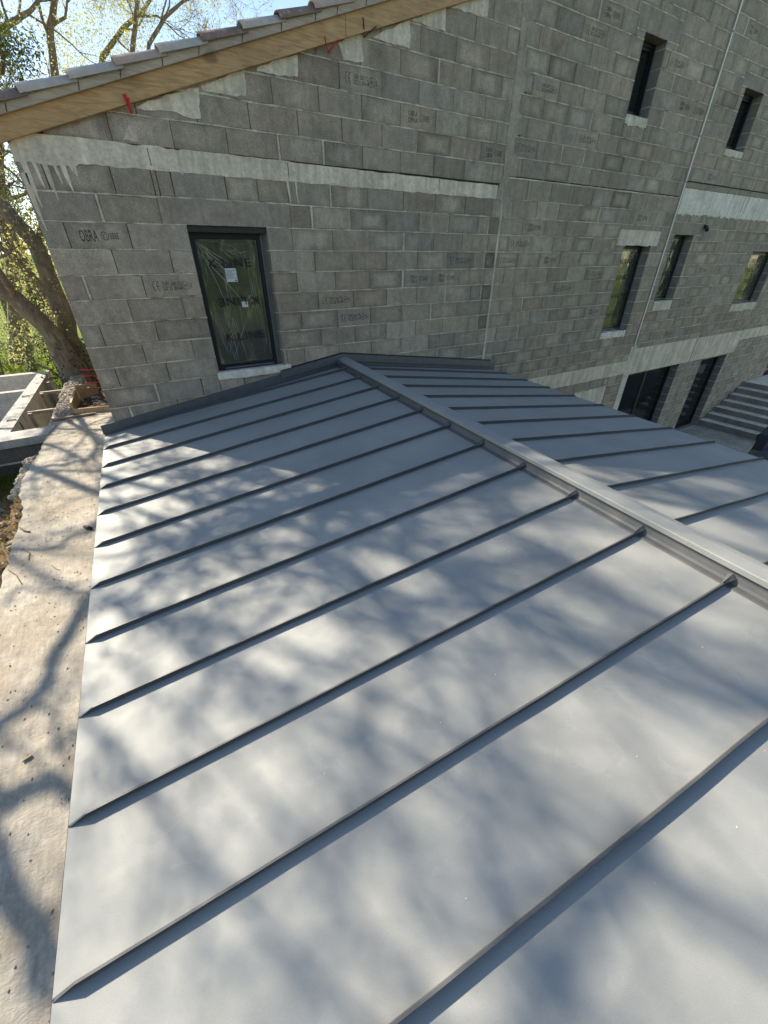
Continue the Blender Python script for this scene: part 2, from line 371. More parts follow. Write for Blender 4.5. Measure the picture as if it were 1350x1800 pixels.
# openings: name -> (x0, x1, z0, z1)
OPEN = {'K': (1.225, 2.04, -1.87, -0.475), 'W1': (7.845, 8.39, 1.135, 1.96), 'W2': (11.02, 11.71, 1.02, 1.82),
        'W3': (8.67, 9.52, -2.00, -0.52), 'W4': (10.24, 10.95, -1.50, -0.33), 'W5': (13.89, 15.3, -1.72, -0.58),
        'D1': (10.17, 12.36, -5.12, -3.00), 'D2': (13.53, 14.89, -5.12, -3.02), 'D3': (18.3, 20.4, -4.14, -2.7)}
# flat cast pieces drawn as rectangles: blocks are cut away behind them
CAST = {'ringbeam': (0.0, 5.40, 0.0, 0.15), 'lintel_k': (1.01, 2.33, -0.42, -0.205),
        'lintel_w1': (7.62, 8.70, 1.965, 2.20), 'lintel_w2': (10.85, 12.1, 1.825, 2.0), 'lintel_w3': (8.43, 9.72, -0.515, -0.29),
        'lintel_w4': (10.08, 11.21, -0.325, -0.125), 'sill_k': (1.205, 2.09, -1.955, -1.87), 'sill_w1': (7.84, 8.39, 1.035, 1.13),
        'sill_w2': (11.01, 11.72, 0.93, 1.015), 'sill_w3': (8.67, 9.50, -2.11, -2.0), 'sill_w4': (10.27, 10.96, -1.67, -1.5), 'sill_w5': (13.9, 15.3, -1.88, -1.72),
        'whiteband': (10.06, 20.8, 0.04, 0.385), 'beam': (10.12, 15.3, -3.0, -2.43), 'beamright': (15.3, 20.8, -2.68, -2.42),
        'beamleft': (5.9, 9.96, -2.95, -2.67), 'patch': (8.25, 9.42, -3.9, -3.15)}
def hits(r, x0, x1, z0, z1): return x0 < r[1]-1e-4 and x1 > r[0]+1e-4 and z0 < r[3]-1e-4 and z1 > r[2]+1e-4
def cutspans(x0, x1, z0, z1, rects):        # subtract rects from a row span, in x
    spans = [(x0, x1)]
    for r in rects:
        if not (z0 + 0.05 < r[3] and z1 - 0.05 > r[2]): continue
        out = []
        for a, b in spans:
            if r[1] <= a or r[0] >= b: out.append((a, b)); continue
            if r[0] > a: out.append((a, r[0]))
            if r[1] < b: out.append((r[1], b))
        spans = out
    return [s_ for s_ in spans if s_[1]-s_[0] > 0.02]
RECTS = list(OPEN.values()) + list(CAST.values())

class Wall:
    def __init__(s): s.blk = MB(); s.mor = MB(); s.list = []
    def block(s, x0, x1, z0, z1, tint=None, poly=None):
        r = random.random; yj = -0.001 - 0.003*r(); gx = 0.0022 + 0.002*r(); gz = 0.004 + 0.003*r()
        if tint is None:
            t = random.gauss(1.0, 0.075); w = random.gauss(0, 0.02)
            if r() < 0.05: t *= 0.84
            if r() < 0.06: t *= 1.12
            tint = (t*(1+w), t, t*(1-w), 1)
        if poly is None:
            P = [(x0+gx, z0+gz), (x1-gx, z0+gz), (x1-gx, z1-gz), (x0+gx, z1-gz)]
            P = [(a+random.uniform(-.0015,.0015), b+random.uniform(-.002,.002)) for a, b in P]
        else: P = poly
        cx = sum(p[0] for p in P)/len(P); cz = sum(p[1] for p in P)/len(P); n = len(P)
        def ring(inset, y):
            out = []
            for a, b in P:
                dx, dz = a-cx, b-cz; L = math.hypot(dx, dz) or 1
                out.append((a-dx/L*inset, y, b-dz/L*inset))
            return out
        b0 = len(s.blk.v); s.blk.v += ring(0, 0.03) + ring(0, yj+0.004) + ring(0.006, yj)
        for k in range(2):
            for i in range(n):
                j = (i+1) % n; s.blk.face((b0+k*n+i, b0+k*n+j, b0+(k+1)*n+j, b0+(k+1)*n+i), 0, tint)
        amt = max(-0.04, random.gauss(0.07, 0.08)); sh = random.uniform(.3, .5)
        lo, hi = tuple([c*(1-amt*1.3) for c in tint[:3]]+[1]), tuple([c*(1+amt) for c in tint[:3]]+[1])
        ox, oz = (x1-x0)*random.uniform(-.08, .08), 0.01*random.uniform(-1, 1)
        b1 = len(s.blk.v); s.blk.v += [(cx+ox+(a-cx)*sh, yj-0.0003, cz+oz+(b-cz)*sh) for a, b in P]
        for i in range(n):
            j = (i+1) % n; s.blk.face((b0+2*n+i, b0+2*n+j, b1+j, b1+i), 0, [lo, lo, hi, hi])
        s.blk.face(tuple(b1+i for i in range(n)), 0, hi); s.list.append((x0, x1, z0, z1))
    def bed(s, x0, x1, z, w=0.013):          # rough squeezed mortar line
        n = max(2, int((x1-x0)/0.028)); b0 = len(s.mor.v); ph = random.random()*100
        for i in range(n+1):
            x = x0+(x1-x0)*i/n; a = noise.noise(Vector((x*9, z*7+ph, 0))); b = noise.noise(Vector((x*40, z*7, ph)))
            half = max(0.002, w*0.5 + 0.006*a + 0.004*b); sag = 0.003*noise.noise(Vector((x*2.2, z, 9)))
            y = -0.0035 - 0.0035*max(-0.6, a+b)
            s.mor.v += [(x, 0.012, z-half-0.002+sag), (x, y, z-half*0.7+sag), (x, y-0.001, z+half*0.7+sag), (x, 0.012, z+half+0.002+sag)]
        for i in range(n):
            for k in range(3): s.mor.face((b0+i*4+k, b0+i*4+4+k, b0+i*4+5+k, b0+i*4+1+k), 0)
    def vert(s, x, z0, z1, w=0.02):          # a filled head joint
        n = 5; b0 = len(s.mor.v)
        for i in range(n+1):
            z = z0+(z1-z0)*i/n; h = w/2*(0.8+0.5*random.random()); y = -0.003-0.003*random.random()
            s.mor.v += [(x-h-.002, 0.012, z), (x-h*.6, y, z), (x+h*.6, y, z), (x+h+.002, 0.012, z)]
        for i in range(n):
            for k in range(3): s.mor.face((b0+i*4+k, b0+i*4+1+k, b0+i*4+5+k, b0+i*4+4+k), 0)
    def row(s, x0, x1, z0, z1, phase, pitch=0.5, clip=None, fillp=0.10):
        act = [r for r in RECTS if r[0] < x1-1e-4 and r[1] > x0+1e-4 and r[2] < z1-.004 and r[3] > z0+.004]
        cuts = sorted({x0, x1, *[min(max(v, x0), x1) for r in act for v in r[:2]]})
        segs = []
        for a, b in zip(cuts, cuts[1:]):
            if b-a < 0.012: continue
            free = [(z0, z1)]
            for r in act:
                if r[0] < b-1e-4 and r[1] > a+1e-4:
                    nf = []
                    for c, d in free:
                        if r[3] <= c or r[2] >= d: nf.append((c, d)); continue
                        if r[2] > c+.018: nf.append((c, r[2]))
                        if r[3] < d-.018: nf.append((r[3], d))
                    free = nf
            for fr in free:
                if segs and abs(segs[-1][1]-a) < 1e-6 and segs[-1][2:] == fr: segs[-1] = (segs[-1][0], b, *fr)
                else: segs.append((a, b, *fr))
        for a, b, zz0, zz1 in segs:
            xs = [a]; k = math.floor((a-phase)/pitch)+1
            while phase+k*pitch < b-0.06:
                x = phase+k*pitch + random.uniform(-.006,.006)
                if x > a+0.06: xs.append(x)
                k += 1
            xs.append(b)
            for i in range(len(xs)-1):
                p, q = xs[i], xs[i+1]
                if i > 0 and random.random() < fillp: s.vert(p+0.012, zz0+.004, zz1-.004, 0.026); p += 0.024
                if clip is None: s.block(p, q, zz0, zz1)
                else: clip(s, p, q, zz0, zz1)
            s.bed(a, b, zz1)
            if z0 != zz0: s.bed(a, b, zz0)

def clip_rake(w, p, q, z0, z1):
    zl, zr = RAKE(p)-0.012, RAKE(q)-0.012
    if zr <= z0+0.03: return
    if zl >= z1: w.block(p, q, z0, z1); return
    xa = (z0+0.012-0.10)/0.34; xb = (z1+0.012-0.10)/0.34   # rake crosses bed lines
    pts = [(max(p, xa)+.003, z0+.005), (q-.003, z0+.005)]
    if zr >= z1-.004: pts += [(q-.003, z1-.005), (max(min(xb, q-.01), p+.004), z1-.005)]
    else: pts += [(q-.003, zr)]
    if zl > z0+0.02: pts += [(p+.003, zl)]
    if max(p, xa) < q-0.04: w.block(p, q, z0, z1, None, pts)

def openwall(parent, x0, x1, z0, z1, depth, names, slope=None):
    """solid body of the wall behind the block faces, with real openings and reveals"""
    mb = MB(); Y0 = 0.022
    ops = [OPEN[n] for n in names]
    X = sorted({x0, x1, *[v for o in ops for v in o[:2]]}); Zs = sorted({z0, z1, *[v for o in ops for v in o[2:]]})
    for i in range(len(X)-1):
        for j in range(len(Zs)-1):
            a, b, c, d = X[i], X[i+1], Zs[j], Zs[j+1]
            if any(hits(o, a, b, c, d) for o in ops): continue
            mb.quad((a, Y0, c), (b, Y0, c), (b, Y0, d), (a, Y0, d), 1)
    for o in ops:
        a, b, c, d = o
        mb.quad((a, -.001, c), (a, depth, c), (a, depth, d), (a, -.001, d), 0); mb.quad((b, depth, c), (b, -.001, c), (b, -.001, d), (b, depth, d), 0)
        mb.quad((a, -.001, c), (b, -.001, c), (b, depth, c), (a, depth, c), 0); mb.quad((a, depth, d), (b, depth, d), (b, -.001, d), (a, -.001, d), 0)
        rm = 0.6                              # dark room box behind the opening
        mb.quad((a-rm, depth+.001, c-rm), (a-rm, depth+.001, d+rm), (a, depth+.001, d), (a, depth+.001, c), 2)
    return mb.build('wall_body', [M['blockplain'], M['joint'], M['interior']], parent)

house = empty('gable_house', (2.7, 0, -5.2), 'low gabled concrete block house with timber fascia, clay verge tiles and one film-covered window', 'house')
tall = empty('tall_house', (12, 0, -5.2), 'tall concrete block house at right with narrow deep windows and a white floor band', 'house')

def jitter_poly(pts, amp=0.012, step=0.05, seed=0.0, closed=True):
    out = []; n = len(pts)
    for i in range(n):
        a, b = pts[i], pts[(i+1) % n]; L = math.hypot(b[0]-a[0], b[1]-a[1]); k = max(1, int(L/step))
        for t in range(k):
            x = a[0]+(b[0]-a[0])*t/k; z = a[1]+(b[1]-a[1])*t/k
            out.append((x+amp*noise.noise(Vector((x*13+seed, z*13, 1))), z+amp*noise.noise(Vector((x*13, z*13+seed, 5)))))
    return out
def slabpoly(mb, pts, y0, y1, mi=0, col=None):   # front outline extruded back; y0 front
    n = len(pts); b0 = len(mb.v); mb.v += [(x, y0, z) for x, z in pts] + [(x, y1, z) for x, z in pts]
    mb.face(tuple(b0+i for i in range(n)), mi, col)
    for i in range(n):
        j = (i+1) % n; mb.face((b0+j, b0+i, b0+n+i, b0+n+j), mi, col)
def casting(name, r, mat, parent, proud=0.004, amp=0.008, ragged_bottom=0.0, seed=1.0, back=0.03):
    x0, x1, z0, z1 = r; pts = []
    n = max(3, int((x1-x0)/0.035)); 
    for i in range(n+1):
        x = x0+(x1-x0)*i/n
        z = z0 + amp*noise.noise(Vector((x*9+seed, 3, 0)))*0.8
        if ragged_bottom: z += ragged_bottom*(-abs(noise.noise(Vector((x*14+seed, 7, 0))))*1.3 - max(0, noise.noise(Vector((x*38, seed, 3))))*0.9)
        pts.append((x, z))
    for i in range(n, -1, -1):
        x = x0+(x1-x0)*i/n; pts.append((x, z1+amp*0.6*noise.noise(Vector((x*9, seed, 8)))))
    mb = MB(); slabpoly(mb, pts, -proud, back); return mb.build(name, mat, parent)

def build_blocks():
    # lower rows, both houses share the same courses below the ring beam
    lw, tw = Wall(), Wall(); P = 0.211
    for k in range(0, 26):
        z1, z0 = -k*P, -(k+1)*P
        if z1 < Z_LO: break
        ph_l = 0.183 if k % 2 == 0 else 0.5
        ph_r = 0.33 if k % 2 == 0 else 0.08
        if k < 9:
            lw.row(0.0, 1.225 if k > 1 else 1.05, z0, z1, ph_l); lw.row(2.04 if k > 1 else 2.0, 5.28 if k % 2 else 5.5, z0, z1, ph_r)
            if k % 2:
                lw.block(5.30, 5.49, z0, z1, (0.62, 0.62, 0.6, 1)) if not any(hits(r, 5.3, 5.49, z0, z1) for r in RECTS) else None
                lw.vert(5.29, z0+.004, z1-.004, 0.016); lw.bed(5.28, 5.5, z1)
            if k in (0, 1): lw.row(1.05, 2.0, z0, z1, 0.2 if k else 0.68)
        else: lw.row(0.0, 5.5, z0, z1, ph_l)
        tw.row(5.52, 9.98, z0, z1, 0.233 if k % 2 == 0 else 0.483, fillp=0.06)
        tw.row(10.06, 20.8, z0, z1, 0.06 if k % 2 == 0 else 0.31, fillp=0.14)
    # the strip beside the ring beam on the tall house
    tw.row(5.52, 9.98, 0.0, 0.23, 0.48, fillp=0.05)
    # gable rows above the ring beam
    for k in range(0, 10):
        z0, z1 = 0.155+0.205*k, 0.155+0.205*(k+1)
        xs = max(0.0, (z0-0.10)/0.34)
        if xs < 5.45: lw.row(xs, 5.46, z0, z1, 0.02 if k % 2 else 0.27, clip=clip_rake, fillp=0.05)
    # tall house upper rows
    tw.bed(5.5, 9.98, 0.236, 0.016)
    for k in range(0, 26):
        z0, z1 = 0.25+0.205*k, 0.25+0.205*(k+1)
        tw.row((5.585 if k % 2 else 5.685) if k > 0 else 5.52, 9.98, z0, z1, 0.05 if k % 2 else 0.3, fillp=0.08)
        if z0 > 0.38: tw.row(10.06, 20.8, z0+.03, z1+.03, 0.12 if k % 2 else 0.37, fillp=0.12)
    lw.blk.build('blockwork', M['block'], house); lw.mor.build('mortar_joints', M['mortar'], house)
    tw.blk.build('blockwork', M['block'], tall); tw.mor.build('mortar_joints', M['mortar'], tall)
    return lw, tw
LW, TW = build_blocks()

def wall_bodies():
    # gable house: front skin below the rake
    mb = MB(); o = OPEN['K']; a, b, c, d = o; Y0, D = 0.022, 0.2
    def q(x0, x1, z0, z1): mb.quad((x0, Y0, z0), (x1, Y0, z0), (x1, Y0, z1), (x0, Y0, z1), 1)
    q(0.004, a, Z_LO, 0.08); q(a, b, Z_LO, c); q(a, b, d, 0.08); q(b, 5.5, Z_LO, 0.08)
    mb.poly([(0.004, Y0, 0.08), (5.5, Y0, 0.08), (5.5, Y0, RAKE(5.5)), (0.004, Y0, RAKE(0))], 1)
    mb.quad((a, -.001, c), (a, D, c), (a, D, d), (a, -.001, d)); mb.quad((b, D, c), (b, -.001, c), (b, -.001, d), (b, D, d))
    mb.quad((a, -.001, c), (b, -.001, c), (b, D, c), (a, D, c)); mb.quad((a, D, d), (b, D, d), (b, -.001, d), (a, -.001, d))
    mb.quad((0.004, 7.5, Z_LO), (0.004, 0.0, Z_LO), (0.004, 0.0, 0.1), (0.004, 7.5, 0.1), 0)     # left side wall
    mb.quad((0.004, 7.5, Z_LO), (5.5, 7.5, Z_LO), (5.5, 7.5, 1.9), (0.004, 7.5, 0.1), 0)
    mb.build('wall_body', [M['blockplain'], M['joint']], house)
    # bed lines in the reveal of the window
    rv = MB()
    for k in range(3, 9): rv = MB(); rv.box(2.036, 2.043, 0.002, 0.19, -0.211*k-0.006, -0.211*k+0.006); rv.build('reveal_joint', M['mortar'], house)
    ob = openwall(tall, 5.5, 20.8, Z_LO, 5.6, 0.24, ['W1', 'W2', 'W3', 'W4', 'W5', 'D1', 'D2', 'D3'])
    mb = MB(); mb.box(5.5, 20.8, 1.2, 3.6, Z_LO, 5.6, 0, None, 'fb'); mb.box(5.5, 5.52, 0.0, 1.2, 0.2, 5.6, 0, None, ''); mb.box(5.5, 20.8, 0.03, 3.6, 5.58, 5.62)
    mb.build('rear_walls', M['blockplain'], tall)
    rv = MB()
    for nm, ph in (('W1', .25), ('W2', .28), ('W3', 0), ('W4', 0), ('W5', 0), ('D1', 0), ('D2', 0), ('D3', 0)):
        a, b, c, d = OPEN[nm]; P = 0.205 if ph else 0.211; z = ph - 40*P
        while z < d:
            if z > c+0.02: rv = MB(); rv.box(b-0.004, b+0.003, 0.002, 0.235, z-0.006, z+0.006); rv.build('reveal_joint', M['mortar'], tall)
            z += P
    # dark rooms behind the openings
    for nm in ('W1', 'W2', 'W3', 'W4', 'W5', 'D1', 'D2', 'D3'):
        rm = MB(); a, b, c, d = OPEN[nm]; rm.box(a-.02, b+.02, 0.242, 1.19, c-.02, d+.02, 0, None, 'f'); rm.build('room_lining', M['interior'], tall)
    rm = MB(); a, b, c, d = OPEN['K']; rm.box(a-.02, b+.02, 0.202, 1.0, c-.02, d+.02, 0, None, 'f'); rm.build('room_lining', M['interior'], house)
wall_bodies()

def castings():
    C_ = CAST
    # ring beam of the gable house in three pours, its left end stepping under the rake
    mb = MB(); pts = [(0.0, -0.03)]
    n = 130
    for i in range(n+1):
        x = 5.38*i/n; z = 0.0 + 0.012*noise.noise(Vector((x*6, 0, 0))) + 0.008*noise.noise(Vector((x*25, 0, 0)))
        z -= 0.012
        if x < 0.45: z -= 0.02
        pts.append((x+0.004, z))
    for i in range(n, -1, -1):
        x = 5.38*i/n; z = min(0.165 + 0.01*noise.noise(Vector((x*5, 4, 0))) - 0.006*(x > 2.4) - 0.004*x, RAKE(x)-0.012) if x > 0.02 else 0.08
        if 0.9 < x < 1.3: z -= 0.03*abs(noise.noise(Vector((x*8, 1, 1))))
        pts.append((x+0.004, z))
    slabpoly(mb, pts[1:], -0.006, 0.03); mb.build('ring_beam', M['band'], house)
    g = MB()
    for x in (1.03, 2.36, 4.37): g = MB(); g.box(x-.003, x+.003, -.0075, 0, 0.015, 0.14); g.build('pour_joint', M['joint'], house)
    casting('lintel', C_['lintel_k'], M['lintel'], house, 0.003, 0.006, 0, 2)
    casting('sill_mortar', (1.20, 2.12, -1.945, -1.868), M['bandwhite'], house, 0.018, 0.01, 0.02, 3, 0.16)
    casting('lintel', C_['lintel_w1'], M['lintel'], tall, 0.003, 0.01, 0, 4)
    casting('lintel', C_['lintel_w2'], M['lintel'], tall, 0.003, 0.01, 0, 5)
    casting('lintel', C_['lintel_w3'], M['band'], tall, 0.004, 0.02, 0.03, 6)
    casting('lintel', C_['lintel_w4'], M['lintel'], tall, 0.004, 0.012, 0.0, 7)
    casting('lintel', (13.6, 15.6, -0.575, -0.33), M['lintel'], tall, 0.004, 0.012, 0.0, 7)
    for k, s_ in (('sill_w1', 1), ('sill_w2', 2), ('sill_w3', 3), ('sill_w4', 4), ('sill_w5', 5)):
        casting('sill_mortar', C_[k], M['sill'] if k != 'sill_w3' else M['bandwhite'], tall, 0.012, 0.01, 0.05, 10+s_, 0.2)
    casting('floor_band', (10.05, 20.8, 0.015, 0.385), M['bandwhite'], tall, 0.008, 0.012, 0.07, 21)
    r = MB(); r.box(10.06, 20.8, -0.012, 0.02, 0.39, 0.47); r.build('band_ledge', M['lintel'], tall)
    casting('door_beam', C_['beam'], M['band'], tall, 0.006, 0.01, 0, 22)
    casting('floor_band', C_['beamright'], M['band'], tall, 0.006, 0.012, 0.02, 23)
    casting('floor_band', C_['beamleft'], M['band'], tall, 0.006, 0.014, 0.02, 24)
    casting('cement_patch', (8.28, 9.40, -3.9, -3.16), M['sill'], tall, 0.004, 0.02, 0, 25)
    g = MB()
    for x, z0, z1 in ((12.80, -3.0, -2.44), (12.5, .1, .38), (12.66, .1, .38)): g = MB(); g.box(x-.004, x+.004, -.011, 0, z0, z1); g.build('pour_joint', M['joint'], tall)
    # pale cast pier between the doors and the faint vertical pier near the stairs
    mb = MB(); slabpoly(mb, jitter_poly([(12.72, -5.1), (12.98, -5.1), (12.95, -3.01), (12.68, -3.01)], 0.02, 0.08), -0.005, 0.02); mb.build('cast_pier', M['lintel'], tall)
    # rough mortar column along the seam
    mb = MB(); L = []; Rr = []; z = 0.25
    while z < 5.3:
        L.append((5.455+0.02*noise.noise(Vector((0, z*7, 3))), z)); k = int((z-0.25)/0.205)
        Rr.append(((5.60 if k % 2 else 5.70)+0.02*noise.noise(Vector((4, z*9, 3))), z)); z += 0.034
    slabpoly(mb, L[::-1][::-1] + Rr[::-1], -0.0055, 0.03); o = mb.build('mortar_column', M['columnmortar'], tall)
    mb = MB(); L = []; Rr = []; z = -2.3
    while z < 0.2:
        w = 0.008+0.016*max(0, noise.noise(Vector((1, z*6, 2)))+.4); L.append((5.505-w, z)); Rr.append((5.51+w, z)); z += 0.03
    slabpoly(mb, L[::-1] + Rr, -0.006, 0.03); mb.build('mortar_column', M['mortar'], tall)
    mb = MB(); slabpoly(mb, jitter_poly([(5.36, -0.02), (5.53, -0.05), (5.56, 0.28), (5.47, 0.3), (5.40, 0.12)], 0.03, 0.03, 4), -0.010, 0.02); mb.build('mortar_column', M['columnmortar'], tall)
    # smooth cement skim high beside the seam
    mb = MB(); slabpoly(mb, jitter_poly([WXZ(*p) for p in ((918, -60), (965, -60), (958, 5), (944, 36), (926, 38), (918, 20))], 0.02, 0.05, 9), -0.008, 0.02); mb.build('cement_patch', M['lintel'], tall)
    # mortar fill along the rake
    PP = [[(244,185),(267,176),(348,153),(352,207),(344,211),(300,196),(237,191)], [(352,150),(431,124),(433,170),(400,168),(356,158)],
          [(450,119),(522,96),(524,135),(502,133),(450,124)], [(594,74),(635,59),(639,111),(604,107),(600,92)], [(655,66),(720,32),(720,85),(680,74)],
          [(722,34),(783,12),(783,56),(746,44)], [(792,10),(860,-14),(856,30),(815,20)], [(228,222),(240,226),(243,250),(216,246),(222,232)]]
    for i, pl in enumerate(PP):
        pts = []
        for p in pl:
            x, z = WXZ(*p); pts.append((x, min(z, RAKE(x)-0.008)))
        # order: make sure front faces camera whichever winding
        mb = MB(); slabpoly(mb, jitter_poly(pts, 0.02, 0.04, i*3.1), -0.007, 0.02); mb.build('rake_mortar', M['band'], house)
    # white runs of lime down from the ring beam at the left corner
    for i, (x, z0, z1, w) in enumerate(((0.06, -0.33, -0.0, .022), (0.13, -0.2, 0.0, .015), (0.20, -0.27, 0.0, .02), (0.27, -0.16, 0.0, .014), (0.33, -0.22, 0, .02), (0.40, -0.1, 0, .03), (0.03, -0.5, -0.1, .02), (1.28,-.03,0,.02), (2.34,-.2,0,.012),(2.43,-.2,0,.008))):
        mb = MB(); pts = [(x-w, z1), (x-w*.7, (z0+z1)/2), (x+.01, z0), (x+.01+w*.4, z0), (x+w*.7+.005, (z0+z1)/2), (x+w, z1)]
        slabpoly(mb, jitter_poly(pts, 0.006, 0.03, i), -0.0056, 0.0); mb.build('lime_run', M['band'], house)
castings()

# ------------------------------------------------------------------ lettering
def text_mesh(name, body, mat, parent, x, z, y, w, h, rot=0.0, bold=0.0, flip=False):
    cu = bpy.data.curves.new(name, 'FONT'); cu.body = body; cu.size = 1; cu.align_x = 'CENTER'; cu.align_y = 'CENTER'; cu.offset = bold; cu.resolution_u = 2; cu.space_line = 0.85; cu.space_character = 1.18 if name == 'film_lettering' else 1.0
    to = bpy.data.objects.new(name, cu); COL.objects.link(to); dg = bpy.context.evaluated_depsgraph_get(); dg.update()
    me = bpy.data.meshes.new_from_object(to.evaluated_get(dg)); bpy.data.objects.remove(to)
    xs = [v.co.x for v in me.vertices]; ys = [v.co.y for v in me.vertices]
    cx, cy = (min(xs)+max(xs))/2, (min(ys)+max(ys))/2; sx, sy = w/(max(xs)-min(xs)), h/(max(ys)-min(ys))
    ca, sa = math.cos(rot), math.sin(rot)
    for v in me.vertices:
        a, b = (v.co.x-cx)*sx, (v.co.y-cy)*sy
        v.co = (x+a*ca-b*sa, y, z+a*sa+b*ca)
    me.materials.clear(); me.materials.append(mat); me.name = name
    o = bpy.data.objects.new(name, me); COL.objects.link(o); o.parent = parent; return o
def ringmesh(mb, x, z, y, r, t, n=20):
    for i in range(n):
        a0, a1 = 2*math.pi*i/n, 2*math.pi*(i+1)/n
        P = lambda a, rr: (x+rr*math.cos(a), y, z+rr*math.sin(a))
        mb.quad(P(a0, r-t), P(a0, r), P(a1, r), P(a1, r-t))
def stamps():
    def block_at(wl, px, py):
        x, z = WXZ(px, py); best = min(wl.list, key=lambda b: abs((b[0]+b[1])/2-x)+2*abs((b[2]+b[3])/2-z) + (0.5 if b[1]-b[0] < 0.4 else 0))
        return best
    def obra(px, py, two=True):
        wl, par = (LW, house) if WXZ(px, py)[0] < 5.4 else (TW, tall); b = block_at(wl, px, py); cx, cz = (b[0]+b[1])/2, (b[2]+b[3])/2; s_ = min(1, (b[1]-b[0])/0.48)
        y = -0.0047
        if two:
            o = text_mesh('block_stamp', 'OBRA\nOBRA', M['ink'], par, cx-0.08*s_, cz, y, 0.13*s_, 0.10, 0, 0.01)
        else: o = text_mesh('block_stamp', 'OBRA', M['ink'], par, cx-0.085*s_, cz, y, 0.145*s_, 0.095, 0, 0.012)
        mb = MB(); ringmesh(mb, cx+0.045*s_, cz, y, 0.034, 0.006); ringmesh(mb, cx+0.045*s_, cz, y, 0.018, 0.005)
        for i in range(3):
            for j in range(4): mb.quad(*[(cx+(0.088+0.018*j)*s_+a, y, cz-0.022+0.018*i+c) for a, c in ((0,0),(0.012,0),(0.012,0.011),(0,0.011))])
        mb.build('block_stamp_mark', M['ink'], par)
    def ce(px, py):
        wl, par = (LW, house) if WXZ(px, py)[0] < 5.4 else (TW, tall); b = block_at(wl, px, py); cx, cz = (b[0]+b[1])/2, (b[2]+b[3])/2; s_ = min(1, (b[1]-b[0])/0.48); y = -0.0047
        text_mesh('block_stamp', '0381 360 Y2\n202 25 00144', M['ink'], par, cx-0.005*s_, cz, y, 0.19*s_, 0.08, 0, 0.012)
        mb = MB()
        for x0 in (cx-0.175*s_, cx-0.135*s_):     # the C and the E of the mark
            n = 10
            for i in range(n):
                a0, a1 = math.pi*(0.55+0.9*i/n), math.pi*(0.55+0.9*(i+1)/n); P = lambda a, r: (x0+r*.55*math.cos(a)+.01, y, cz+r*math.sin(a))
                mb.quad(P(a0, .038), P(a0, .048), P(a1, .048), P(a1, .038))
        mb.quad((cx-0.152*s_, y, cz-.004), (cx-0.132*s_, y, cz-.004), (cx-0.132*s_, y, cz+.004), (cx-0.152*s_, y, cz+.004))
        ringmesh(mb, cx+0.125*s_, cz, y, 0.038*max(.8, s_), 0.005); mb.build('block_stamp_mark', M['ink'], par)
        text_mesh('block_stamp', 'NF', M['ink'], par, cx+0.125*s_, cz, y, 0.036*s_, 0.028, 0, 0.02)
        text_mesh('block_stamp', 'S', M['ink'], par, cx+0.182*s_, cz, y, 0.018*s_, 0.04, 0, 0.02)
    obra(170, 411, False)
    for p in ((765, 211), (845, 263), (742, 487), (790, 487), (946, 401), (970, 454), (1039, 541), (1084, 34), (1133, 391), (1246, 311), (1237, 477), (1209, 528), (1173, 595), (1232, 555), (1334, 42), (1203, 202)): obra(*p)
    for p in ((298, 500), (600, 124), (595, 523), (628, 553), (875, 430), (808, 455), (905, 455), (1054, 60), (931, 142), (933, 258), (1036, 249), (997, 501), (1196, 131), (1037, 477), (1226, 207)): ce(*p)
stamps()

